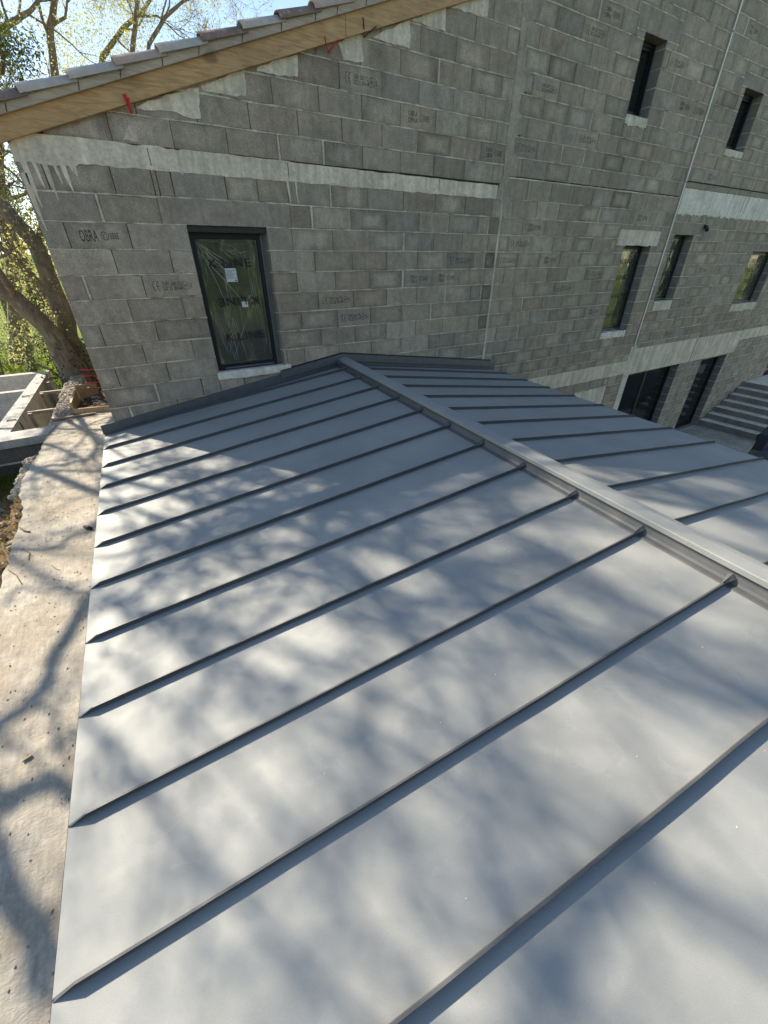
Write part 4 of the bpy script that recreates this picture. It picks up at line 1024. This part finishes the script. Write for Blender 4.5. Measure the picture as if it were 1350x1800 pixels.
pl = MB(); pl.bar((-0.90, 1.83, ZS+.035), (-0.33, 1.90, ZS+.02), 0.028, 0.02); pl.bar((-0.86, 1.88, ZS+.012), (-0.36, 1.93, ZS+.012), 0.03, 0.02); tag(pl.build('timber_lath', M['woodgrey']), 'thin grey laths lying across the slab in front of the formwork box', 'lath')
for i, (x, y, r) in enumerate(((-0.66, 1.72, .045), (-0.50, 1.70, .03), (-0.63, 1.63, .03))):
    o = rubble('rubble_lump', 1, (x, x+.001, y, y+.001), ZS, (r, r), [M['stone'] if i != 1 else M['basin']], ('brown mortar lump on the slab, largest of the three by the laths', 'pale grey mortar lump on the slab by the laths', 'small dark mortar lump nearest the basin by the laths')[i], 'mortar lump', 20+i)
for i, (y, z) in enumerate(((3.62, -2.33), (3.55, -2.42), (2.75, -2.37), (2.72, -2.45))):
    b = MB(); b.tube([(-0.50 if i < 2 else -0.40, y, z+.01), (-0.3, y+.01, z-.012), (0.0, y-.02, z)], 0.010, 8); o = b.build('red_tube', M['red'], None, True)
    tag(o, ('topmost of the four red tubes at the house corner', 'second red tube from the top at the house corner', 'upper of the lower pair of red tubes above the formwork box', 'lowest red tube, just above the formwork box')[i], 'tube', 'red tubes at the house corner')
# litter on the slab
def chip(x, y, l, w, t, ang, mat, name, label, cat):
    mb = MB(); d = Vector((math.cos(ang), math.sin(ang), 0)); n = Vector((-d.y, d.x, 0)); c = Vector((x, y, ZS+.004))
    P = [c-d*l/2-n*w/2, c+d*l/2-n*w*.3, c+d*l*.45+n*w/2, c-d*l/2+n*w*.35]
    mb.hexa([p for p in P]+[p+Vector((0, 0, t)) for p in P]); tag(mb.build(name, M[mat]), label, cat)
chip(-0.515, -3.63, 0.035, 0.014, 0.008, 0.2, 'chip', 'wood_chip', 'small pale wood wedge on the slab beside the eave shadow', 'wood chip')
chip(-0.68, -2.95, 0.035, 0.008, 0.004, 1.9, 'chip', 'wood_chip', 'thin pale splinter on the slab near its outer edge', 'wood chip')
mb = MB(); mb.tube([(-0.36, -1.57, ZS+.016), (-0.335, -1.60, ZS+.016), (-0.31, -1.63, ZS+.014)], [.014, .018, .012], 8); tag(mb.build('plastic_cap', M['blackplastic'], None, True), 'small black plastic cap on the slab beside the roof eave', 'cap')
for i, (P, r) in enumerate((([(-0.84, -1.28), (-0.80, -1.36), (-0.76, -1.40)], .008), ([(-0.78, -1.66), (-0.72, -1.75), (-0.715, -1.86)], .003), ([(-0.83, -1.92), (-0.77, -2.02), (-0.72, -2.16)], .0035), ([(-0.56, -2.02), (-0.52, -2.1), (-0.50, -2.12)], .002))):
    mb = MB(); mb.tube([(x, y, ZS+.006) for x, y in P], r, 5); tag(mb.build('fallen_twig', M['bark']), ('thick dark stick at the outer edge of the slab', 'thin forked twig lying mid-slab behind the plastic cap', 'curved dark twig on the slab in front of the forked one', 'tiny pale twig on the slab between plastic cap and eave')[i], 'twig', 'twigs fallen on the slab')
random.seed(11); mb = MB()
for _ in range(420):
    x, y = random.uniform(-0.84, -0.30), random.uniform(-5.2, 1.9); r = random.uniform(.002, .007); c = Vector((x, y, ZS+.002)); b0 = len(mb.v)
    for k in range(4): a = k*math.pi/2+random.random(); mb.v.append((c.x+r*math.cos(a), c.y+r*math.sin(a)*1.6, c.z))
    mb.v.append((c.x, c.y, c.z+r*.7))
    for k in range(4): mb.face((b0+k, b0+(k+1) % 4, b0+4))
tag(mb.build('grit', M['stone']), 'fine grit and crumbs scattered over the pale slab', 'grit', kind='stuff')

# ------------------------------------------------------------------ yard and stairs on the right
fl = outline_slab('yard_paving', [(8.0, -0.02), (8.0, -1.66), (14.2, -1.70), (15.2, -1.5), (15.2, -0.02)], -5.12, 0.2, M['slab']); tag(fl, kind='structure')
st = empty('concrete_stairs', (16, -0.8, -5.12), 'short flight of bare concrete steps rising right beside the block wall', 'stairs')
for k in range(7):
    x0 = 14.93+0.335*k; mb = MB(); n = 24; z1 = -4.945+0.148*k; x1 = x0+0.36 if k < 6 else 21.0
    for j in range(n):
        ya, yb = -0.02-1.5*j/n, -0.02-1.5*(j+1)/n; e0, e1 = 0.008*noise.noise(Vector((ya*8, k, 0))), 0.008*noise.noise(Vector((yb*8, k, 0)))
        mb.quad((x0+e0, ya, -5.2), (x0+e0, ya, z1-.01), (x0+e1, yb, z1-.01), (x0+e1, yb, -5.2)); mb.quad((x0+e0, ya, z1-.01), (x0+.01+e0, ya, z1), (x0+.01+e1, yb, z1), (x0+e1, yb, z1-.01)); mb.quad((x0+.01+e0, ya, z1), (x1, ya, z1), (x1, yb, z1), (x0+.01+e1, yb, z1), 1)
    mb.quad((x0, -1.52, -5.2), (x0, -1.52, z1-.01), (x1, -1.52, z1-.01), (x1, -1.52, -5.2)); mb.build('step', [M['step'], M['sill']], st)
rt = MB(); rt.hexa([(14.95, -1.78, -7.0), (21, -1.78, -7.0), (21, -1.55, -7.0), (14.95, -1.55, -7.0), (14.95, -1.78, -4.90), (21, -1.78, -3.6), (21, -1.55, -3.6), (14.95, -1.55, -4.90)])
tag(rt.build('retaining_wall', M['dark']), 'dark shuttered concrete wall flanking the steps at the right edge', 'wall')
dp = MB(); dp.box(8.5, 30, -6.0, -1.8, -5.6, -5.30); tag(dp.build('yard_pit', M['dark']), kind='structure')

# ------------------------------------------------------------------ vegetation
def leafcloud(mb, c, R, n, size, mi=0, flat=0.7, bright=(0.7, 1.3)):
    for _ in range(n):
        d = Vector((random.gauss(0, 1), random.gauss(0, 1), random.gauss(0, 1)*flat)); 
        if d.length > 2.2: d *= 2.2/d.length
        p = c + d*R*0.5; leaf(mb, p, size, mi, bright)
def leaf(mb, p, size, mi=0, bright=(0.7, 1.3)):
    a = Vector((random.gauss(0, 1), random.gauss(0, 1), random.gauss(0, 1))).normalized(); b = a.orthogonal().normalized(); b.rotate(Matrix.Rotation(random.random()*6.28, 3, a))
    l = size*random.uniform(.6, 1.3); w = l*random.uniform(.35, .55); t = random.uniform(*bright)
    mb.quad(p, p+b*l*.5+a.cross(b)*w*.5, p+b*l, p+b*l*.5-a.cross(b)*w*.5, mi, (t, t, t*random.uniform(.8, 1.1), 1))

def grow(wood, tw, leaves, p, d, L, r, depth, P):
    """recursive limb: wood for thick parts, tw for twigs, leaves at the ends"""
    n = 4 if depth > 1 else 3; pts = [p]; rad = [r]; cur = Vector(d)
    for i in range(n):
        cur = (cur + Vector((random.gauss(0, 1), random.gauss(0, 1), random.gauss(0, 1)))*P['wob'] + Vector((0, 0, P['up']))).normalized()
        pts.append(pts[-1]+cur*L/n); rad.append(r*(1-(i+1)/n*0.45))
    tgt = wood if r > P['rt'] else tw
    tgt.tube(pts, rad, 7 if r > .06 else (5 if r > .02 else 3), 0, None if tgt is wood else (1, 1, 1, 1), False)
    if depth == 0:
        for i in range(P['nl']):
            t = random.random(); k = min(n-1, int(t*n)); q = pts[k].lerp(pts[k+1], t*n-k)+Vector((random.gauss(0, 1), random.gauss(0, 1), random.gauss(0, 1)))*P['ls']*1.3
            leaf(leaves, q, P['ls'], 1)
        return
    nb = P['nb']+(random.random() < .5)
    for i in range(nb):
        t = 0.35+0.65*(i+random.random())/nb; t = min(t, .999); k = int(t*n); q = pts[k].lerp(pts[k+1], t*n-k); ang = random.uniform(*P['ang']); ax = cur.orthogonal().normalized(); ax.rotate(Matrix.Rotation(random.random()*6.28, 3, cur))
        nd_ = Vector(cur); nd_.rotate(Matrix.Rotation(ang, 3, ax))
        grow(wood, tw, leaves, q, nd_, L*random.uniform(.55, .8), max(.004, rad[k]*random.uniform(.45, .68)), depth-1, P)
    grow(wood, tw, leaves, pts[-1], cur, L*.72, rad[-1]*.85, depth-1, P)

def tree(name, label, stems, seed, P, leafmat='leafyoung', group=None, cat='tree', extra=None, limbs=4, depth=3):
    random.seed(seed); root = empty(name, tuple(stems[0][0][0]), label, cat, group); wood, cr = MB(), MB()
    for pts, rad in stems:
        pts = [Vector(p) for p in pts]; 
        fine = []; fr = []
        for i in range(len(pts)-1):
            for k in range(3): fine.append(pts[i].lerp(pts[i+1], k/3)+Vector((random.gauss(0, 1), random.gauss(0, 1), 0))*rad[i]*.12); fr.append((rad[i]+(rad[i+1]-rad[i])*k/3)*random.uniform(.93, 1.07))
        fine.append(pts[-1]); fr.append(rad[-1]); wood.tube(fine, fr, 12)
        m_ = len(fine)
        for i in range(limbs):
            k = int(m_*(0.45+0.55*(i+.5)/limbs)); k = min(k, m_-1); d = (fine[min(k+1, m_-1)]-fine[k-1]).normalized(); ax = d.orthogonal().normalized(); ax.rotate(Matrix.Rotation(random.random()*6.28, 3, d)); dd = Vector(d); dd.rotate(Matrix.Rotation(random.uniform(.5, 1.1), 3, ax))
            grow(wood, cr, cr, fine[k], dd, P['L']*random.uniform(.8, 1.2), fr[k]*.5, depth, P)
        grow(wood, cr, cr, fine[-1], (fine[-1]-fine[-2]).normalized(), P['L'], fr[-1]*.9, depth, P)
    if extra: extra(cr)
    wood.build('trunk', M['bark'], root, True); cr.build('crown', [M['bark'], M[leafmat], M['leafivy']], root)
    return root
OAK = dict(wob=.20, up=.06, rt=.03, nl=9, ls=.045, nb=2, ang=(.45, 1.0), L=1.5)
OAKS = dict(OAK, nl=12, ls=.05, nb=3)
g = -3.65
# leaning multi-stem oak behind the house corner
def ivy(cr):
    for t in range(2600):
        a = random.random(); p = Vector((-0.60, 5.2, -3.5)).lerp(Vector((-0.72, 5.25, -2.05)), a)+Vector((random.gauss(0, .24), random.gauss(0, .2), random.gauss(0, .1))); leaf(cr, p, .07, 2)
    for t in range(260):
        c = WP(random.uniform(10, 110), random.uniform(400, 640), random.uniform(5.0, 6.0)); leafcloud(cr, c, .16, 9, .05, 1)
sA = [WP(152, 690, 5.3)+Vector((0, 0, -.6)), WP(150, 672, 5.3), WP(122, 590, 5.3), WP(93, 500, 5.2), WP(62, 430, 5.2), WP(12, 370, 5.2), WP(-60, 310, 5.3), WP(-150, 230, 5.4), WP(-230, 120, 5.4)]
sB = [WP(148, 690, 5.1)+Vector((0, 0, -.5)), WP(128, 650, 5.1), WP(88, 585, 5.0), WP(30, 525, 4.9), WP(-50, 480, 4.9), WP(-160, 420, 5.0), WP(-300, 330, 5.2)]
sC = [WP(125, 600, 5.6), WP(70, 500, 5.7), WP(10, 440, 5.8), WP(-60, 400, 5.8), WP(-160, 330, 6.0)]
tree('leaning_oak', 'big leaning many-stemmed tree with ivy at its foot just behind the house corner', [(sA, [.27, .23, .17, .14, .13, .12, .10, .08, .06]), (sB, [.27, .24, .17, .14, .12, .10, .07]), (sC, [.08, .07, .06, .05, .04])], 3, dict(OAK, L=1.25, nb=2), extra=ivy, limbs=4)
def straight(x, y, h, r, lean=(0, 0), z0=g): return ([(x, y, z0), (x+lean[0]*.3, y+lean[1]*.3, z0+h*.3), (x+lean[0]*.65, y+lean[1]*.65, z0+h*.6), (x+lean[0], y+lean[1], z0+h)], [r, r*.8, r*.5, r*.25])
# trees whose shade dapples the roof
def crown_extra(px0, px1, py0, py1, y0, y1, n, R, k, size, mi=1):
    def f(cr):
        for _ in range(n):
            leafcloud(cr, WP(random.uniform(px0, px1), random.uniform(py0, py1), random.uniform(y0, y1)), R, k, size, mi)
    return f
SHADE = ((-4.4, 5.6, 9.6, (.6, .2), 12), (-5.8, 3.9, 9.0, (.6, -.4), 15), (-2.7, 8.2, 11.0, (.2, -.8), 14), (-6.6, 8.0, 11.5, (.8, -.6), 13), (-1.3, 10.2, 12.0, (-.3, -1.2), 16))
H3 = Vector((math.sin(SUN_AZ), math.cos(SUN_AZ), math.tan(SUN_EL)))
def toward_sun(px, py, z, h):               # a spot h metres (level distance) sunward of a point on a level surface
    d = ray(px, py); p = CAM + d*((z-CAM.z)/d.z); return p + H3*h
def rv3(k=1.0): return Vector((random.gauss(0, k), random.gauss(0, k), random.gauss(0, k)))
def boughs(spec):
    """curving boughs with side twigs and leaf clumps, hanging in the light over a stretch of the roof"""
    def f(cr):
        W1 = (1, 1, 1, 1)
        for (x0, x1, y0, y1, n, h0, h1, L0, r0, cl) in spec:
            for _ in range(n):
                c = Vector((random.uniform(x0, x1), random.uniform(y0, y1), -2.3))+H3*random.uniform(h0, h1); d = rv3(); d.z *= .5; d.normalize(); L = L0*random.uniform(.6, 1.4)
                c -= d*L*.5; pts = [c]; bend = rv3(.10)
                for k in range(9): d = (d+bend+rv3(.10)).normalized(); pts.append(pts[-1]+d*L/9)
                r_ = r0*random.uniform(.6, 1.3); cr.tube(pts, [r_*(1-.08*k) for k in range(10)], 5, 0, W1, False)
                for k in range(1, 10):
                    for _2 in range(2):
                        t = (pts[k]-pts[k-1]).normalized(); e = (t*.6+rv3(.6)).normalized(); l = L*.17*random.uniform(.6, 1.5); q = pts[k]+e*l*.55+rv3(.03); q2 = pts[k]+e*l+rv3(.06)
                        cr.tube([pts[k], q, q2], [r_*.42, r_*.3, r_*.15], 3, 0, W1, False)
                        for q_ in (q, q2):
                            for _3 in range(cl): leaf(cr, q_+rv3(.075), .062, 1)
    return f
SPR = (boughs([(.0, 1.5, -2.3, -.3, 15, 6, 9.5, 1.7, .020, 2), (-.2, .8, -4.2, -1.5, 12, 6, 9, 1.7, .022, 2)]), boughs([(-.1, 1.0, -5.2, -3.4, 5, 6.5, 9.5, 1.8, .024, 2)]),
       boughs([(.4, 2.2, -4.0, -2.3, 16, 7, 11, 2.0, .026, 2)]), boughs([(.6, 2.4, -5.2, -3.9, 4, 9, 12, 2.2, .026, 2)]), boughs([(2.9, 5.9, -4.7, -1.9, 50, 11, 15, 1.9, .035, 8), (1.5, 2.8, -4.0, -2.9, 13, 10, 13, 2.0, .032, 5)]))

def low_boughs(wood_like):
    B = (([(-40, 965), (0, 962), (60, 965), (100, 960), (140, 940), (170, 922)], 5.2, .028), ([(175, 1030), (130, 1100), (95, 1170), (60, 1225), (0, 1272), (-60, 1320)], 5.0, .04),
         ([(95, 1165), (82, 1235), (98, 1310), (125, 1350)], 5.0, .018), ([(-30, 1240), (0, 1290), (28, 1330), (70, 1352), (125, 1372)], 5.1, .016),
         ([(-40, 1392), (20, 1385), (60, 1387), (130, 1405)], 4.2, .045), ([(-20, 1440), (15, 1520), (55, 1610), (110, 1700)], 4.4, .038), ([(-20, 1560), (40, 1660), (95, 1750)], 4.6, .035),
         ([(40, 824), (61, 821), (118, 815), (148, 808), (185, 785)], 5.6, .03), ([(-10, 1060), (40, 1035), (90, 1045), (170, 1020)], 5.4, .014))
    for pl, h, r in B:
        pts = [toward_sun(px, py, -2.65, h+.15*i) for i, (px, py) in enumerate(pl)]; out = []
        for i in range(len(pts)-1):
            for t in (0, .5): out.append(pts[i].lerp(pts[i+1], t)+Vector((random.gauss(0, 1), random.gauss(0, 1), random.gauss(0, 1)))*.02)
        out.append(pts[-1]); wood_like.tube(out, [r*(1-.3*i/len(out)) for i in range(len(out))], 7, 0, (1, 1, 1, 1))
        for p in out:
            for _ in range(2): leaf(wood_like, p+Vector((random.gauss(0, 1), random.gauss(0, 1), random.gauss(0, 1)))*.16, .06, 1)
def both(f, g_):
    def h(cr): f(cr); g_(cr)
    return h
for i, (x, y, h, ln, sd_) in enumerate(SHADE):
    tree('oak_tree', ('slender oak left of the basin, its boughs shading the metal roof', 'oak left of the slab with low spreading boughs', 'tall oak beyond the basin wall', 'outer oak at the meadow edge left of the basin', 'tallest oak, farthest behind the house corner')[i], [straight(x, y, h, .11, ln)], sd_, dict(OAK, L=1.6, nl=14, ls=.055, rt=.02), group='young-leaved oaks', limbs=6, depth=3, extra=both(SPR[i], low_boughs) if i == 1 else SPR[i])
# trees seen over the gable roof
for i, (pl, rr) in enumerate((([(112, 420), (104, 200), (93, 110), (88, 50), (97, -10), (105, -90)], (.24, .2, .17, .15, .12, .07)), ([(215, 420), (222, 200), (232, 90), (240, 30), (246, -60), (240, -140)], (.18, .15, .12, .11, .08, .05)), ([(150, 420), (165, 200), (180, 100), (216, 50), (250, 20), (300, -50)], (.2, .17, .14, .12, .09, .05)), ([(230, 420), (250, 200), (262, 78), (290, 30), (330, -5), (400, -60)], (.15, .12, .09, .08, .06, .04)), ([(-60, 420), (-40, 200), (-10, 60), (30, 34), (55, 18), (90, -30)], (.2, .18, .14, .11, .08, .05)))):
    yy = (11, 11.5, 13, 11, 10)[i]; pts = [WP(px, py, yy) for px, py in pl]; pts[0].z = g-.3
    rr = [r_*.5 for r_ in rr]
    tree('bare_oak', ('dark upright trunk with a broken stub rising above the roof tiles', 'slim upright tree above the roof, right of the pale leafy crown', 'pale leafy tree whose trunk slants right above the roof', 'rightmost tree above the roof, thin bare limbs reaching right', 'tree at the top left corner with one thick crooked bough')[i], [(pts, list(rr))], 30+i, extra=(crown_extra(60, 150, 40, 150, 10.8, 11.6, 60, .35, 20, .05), crown_extra(205, 345, -30, 85, 11, 12, 90, .45, 22, .05), crown_extra(95, 275, -10, 160, 12.2, 13.8, 300, .5, 26, .05), crown_extra(290, 440, -40, 50, 10.5, 12, 60, .5, 12, .045), crown_extra(-40, 90, -40, 60, 9.5, 10.5, 22, .4, 10, .05))[i], P=dict(OAK, L=(1.0, 1.0, 1.1, 1.2, 1.1)[i], nl=(5, 5, 9, 3, 5)[i], ls=.055, nb=2, ang=(.4, .9), wob=.26), group='trees behind the gable roof', limbs=5, depth=4)
# dense evergreen crown at the top left
tree('evergreen_oak', 'dense olive green evergreen crown at the upper left above the fascia', [([WP(-30, 500, 9), WP(-25, 300, 9), WP(-15, 160, 9)], [.2, .16, .1])], 50, dict(OAK, L=.9, nl=14, ls=.07), 'leafmid', limbs=5, extra=crown_extra(-60, 62, 52, 190, 8.6, 9.6, 60, .3, 45, .065))
tree('leafy_oak', 'yellow-green leafing tree showing between the fascia and the leaning trunks', [([WP(30, 640, 9.5), WP(20, 450, 9.5), WP(0, 300, 9.5)], [.16, .12, .08])], 51, dict(OAK, L=.9, nl=16, ls=.06), 'leafyoung', limbs=5, extra=crown_extra(-60, 120, 285, 470, 8.5, 10.5, 120, .4, 22, .06))
# olive tree and bushes on the meadow
ol = [WP(126, 710, 9), WP(112, 668, 9), WP(98, 640, 9), WP(92, 610, 9)]
tree('olive_tree', 'small olive tree with silvery crown and curved dark trunk behind the struts', [(ol, [.07, .06, .05, .03]), ([WP(112, 668, 9), WP(85, 648, 9), WP(62, 640, 9), WP(52, 628, 9)], [.04, .035, .03, .02])], 60, dict(OAK, L=.35, nl=10, ls=.05), 'leafolive', limbs=3, depth=2, extra=crown_extra(45, 128, 560, 628, 8.6, 9.4, 60, .2, 24, .045))
def bush(px, py, y, R, n, mat, label, seed, sz=.07, nm='bush'):
    random.seed(seed); c = WP(px, py, y); mb = MB(); rt_ = empty(nm, (c.x, c.y, c.z-R), label, 'bush', 'bushes on the meadow')
    for _ in range(n):
        d = Vector((random.gauss(0, .5), random.gauss(0, .5), random.gauss(0, .4))); leafcloud(mb, c+d*R, R*.35, 14, sz)
    mb.build('foliage', M[mat], rt_); t = MB()
    for k in range(4): t.tube([(c.x, c.y, c.z-R*1.3), tuple(c+Vector((random.gauss(0, .3), random.gauss(0, .3), 0))*R)], [.04, .015], 5)
    t.build('stem', M['bark'], rt_)
bush(22, 632, 12.5, .8, 90, 'leafmid', 'rounded mid green bush on the meadow at the left edge', 70)
bush(60, 622, 16, .8, 60, 'leafdark', 'dark green bush on the meadow behind the olive tree', 71)
bush(-30, 600, 11, 1.0, 90, 'leafdark', 'dark bush cut by the left edge of the photo', 72)
bush(55, 647, 10.5, .28, 24, 'leafdark', 'small dark bush low in the grass left of the olive trunk', 73, .05)
for i, (x, y, R_, h) in enumerate(((-3.5, 24, 3.4, 6.5), (-9, 22, 3.6, 7), (-15, 20, 4, 7.5), (0.5, 27, 3.6, 6.5), (-6, 32, 4.5, 9), (-13, 32, 4.5, 9), (5, 24, 3.4, 6.0), (-20, 26, 5, 9))):
    random.seed(90+i); root = empty('woodland_tree', (x, y, -4.2), ('dark woodland tree straight behind the olive tree', 'dark woodland tree second from the left behind the bushes', 'dark woodland tree at the far left of the meadow', 'dark woodland tree hidden low behind the house corner', 'taller woodland tree in the second row behind the olive', 'taller woodland tree in the second row at far left', 'woodland tree behind the gable roof', 'outermost woodland tree on the far left')[i], 'tree', 'dark trees at the meadow edge')
    t = MB(); t.tube([(x, y, -4.6), (x+.2, y, -2), (x, y+.2, h*.5-3)], [.3, .24, .1], 8); t.build('trunk', M['bark'], root, True); mb = MB()
    for _ in range(170):
        th, ph = random.random()*6.28, random.random(); rr = R_*(.45+.6*random.random()); c = Vector((x+rr*math.cos(th)*math.sin(ph*2.6), y+rr*math.sin(th)*math.sin(ph*2.6)*.8, -4.2+h*.48-rr*.75*math.cos(ph*3.1)+.4)); leafcloud(mb, c, .8, 26, .17)
    mb.build('crown', [M['leafdark'], M['leafdark']], root) if i % 3 else mb.build('crown', [M['leafmid']], root)
# unseen trees added behind the viewpoint for window reflections and to block sky light
for i, (x, y, h) in enumerate(((-7, -18, 8.5), (-1, -19, 9), (5, -18.5, 8.5), (11, -19, 9), (18, -18, 8.5))):
    random.seed(120+i); root = empty('unseen_tree', (x, y, -3.6), ('leftmost unseen tree added behind the viewpoint', 'second unseen tree from the left added behind the viewpoint', 'middle unseen tree added behind the viewpoint', 'fourth unseen tree from the left added behind the viewpoint', 'rightmost unseen tree added behind the viewpoint')[i], 'tree', 'unseen trees added behind the viewpoint')
    t = MB(); t.tube([(x, y, -4.0), (x+.2, y, 0), (x, y+.2, h*.5)], [.3, .24, .1], 8); t.build('trunk', M['bark'], root, True); mb = MB()
    for _ in range(420):
        d = Vector((random.gauss(0, 1), random.gauss(0, .8), random.gauss(0, 1))).normalized()*random.uniform(.4, 1); leafcloud(mb, Vector((x+d.x*3.8, y+d.y*2.6, -3.6+h*.53+d.z*h*.5)), 1.1, 24, .3)
    mb.build('crown', [M['leafmid']], root)
# grass, weeds and leaf litter
random.seed(77); mb = MB()
def blades(n, fx, fy, z, hgt, w):
    for _ in range(n):
        x, y = fx(), fy(); a = random.random()*6.28; d = Vector((math.cos(a), math.sin(a), 0)); p = Vector((x, y, z)); h = hgt*random.uniform(.4, 1.3); l = Vector((random.gauss(0, .3), random.gauss(0, .3), 1))*h; t = random.uniform(.6, 1.4)
        mb.tri(p-d*w, p+d*w, p+l, 0, (t, t, t, 1))
blades(5000, lambda: random.uniform(-2.6, -0.98), lambda: min(1.1, random.gauss(0.85, .3)), -3.13, .11, .006)
blades(2500, lambda: random.uniform(-3.2, -1.1), lambda: random.uniform(-1.5, 0.9), -3.12, .05, .005)
blades(26000, lambda: random.uniform(-9, -.3), lambda: 6.2+abs(random.gauss(0, 5)), -3.72, .16, .014)
tag(mb.build('grass', M['grass']), 'short bright green grass and weeds on the earth and meadow', 'grass', kind='stuff')
mb = MB()
for _ in range(5200):
    p = Vector((random.uniform(-3.0, -0.92), random.uniform(-2.8, 0.9), -3.085+random.random()*.02)); leaf(mb, p, .045, 0, (.6, 1.5))
tag(mb.build('leaf_litter', M['litter']), 'brown leaf litter on the bare earth left of the slab', 'leaf litter', kind='stuff')
rubble('earth_clods', 260, (-2.6, -1.0, -2.8, 0.6), -3.10, (0.02, 0.06), [M['stone'], M['soil']], 'clods and stones in the bare earth left of the slab', 'clods', 9, 'stuff')
seat_empties()
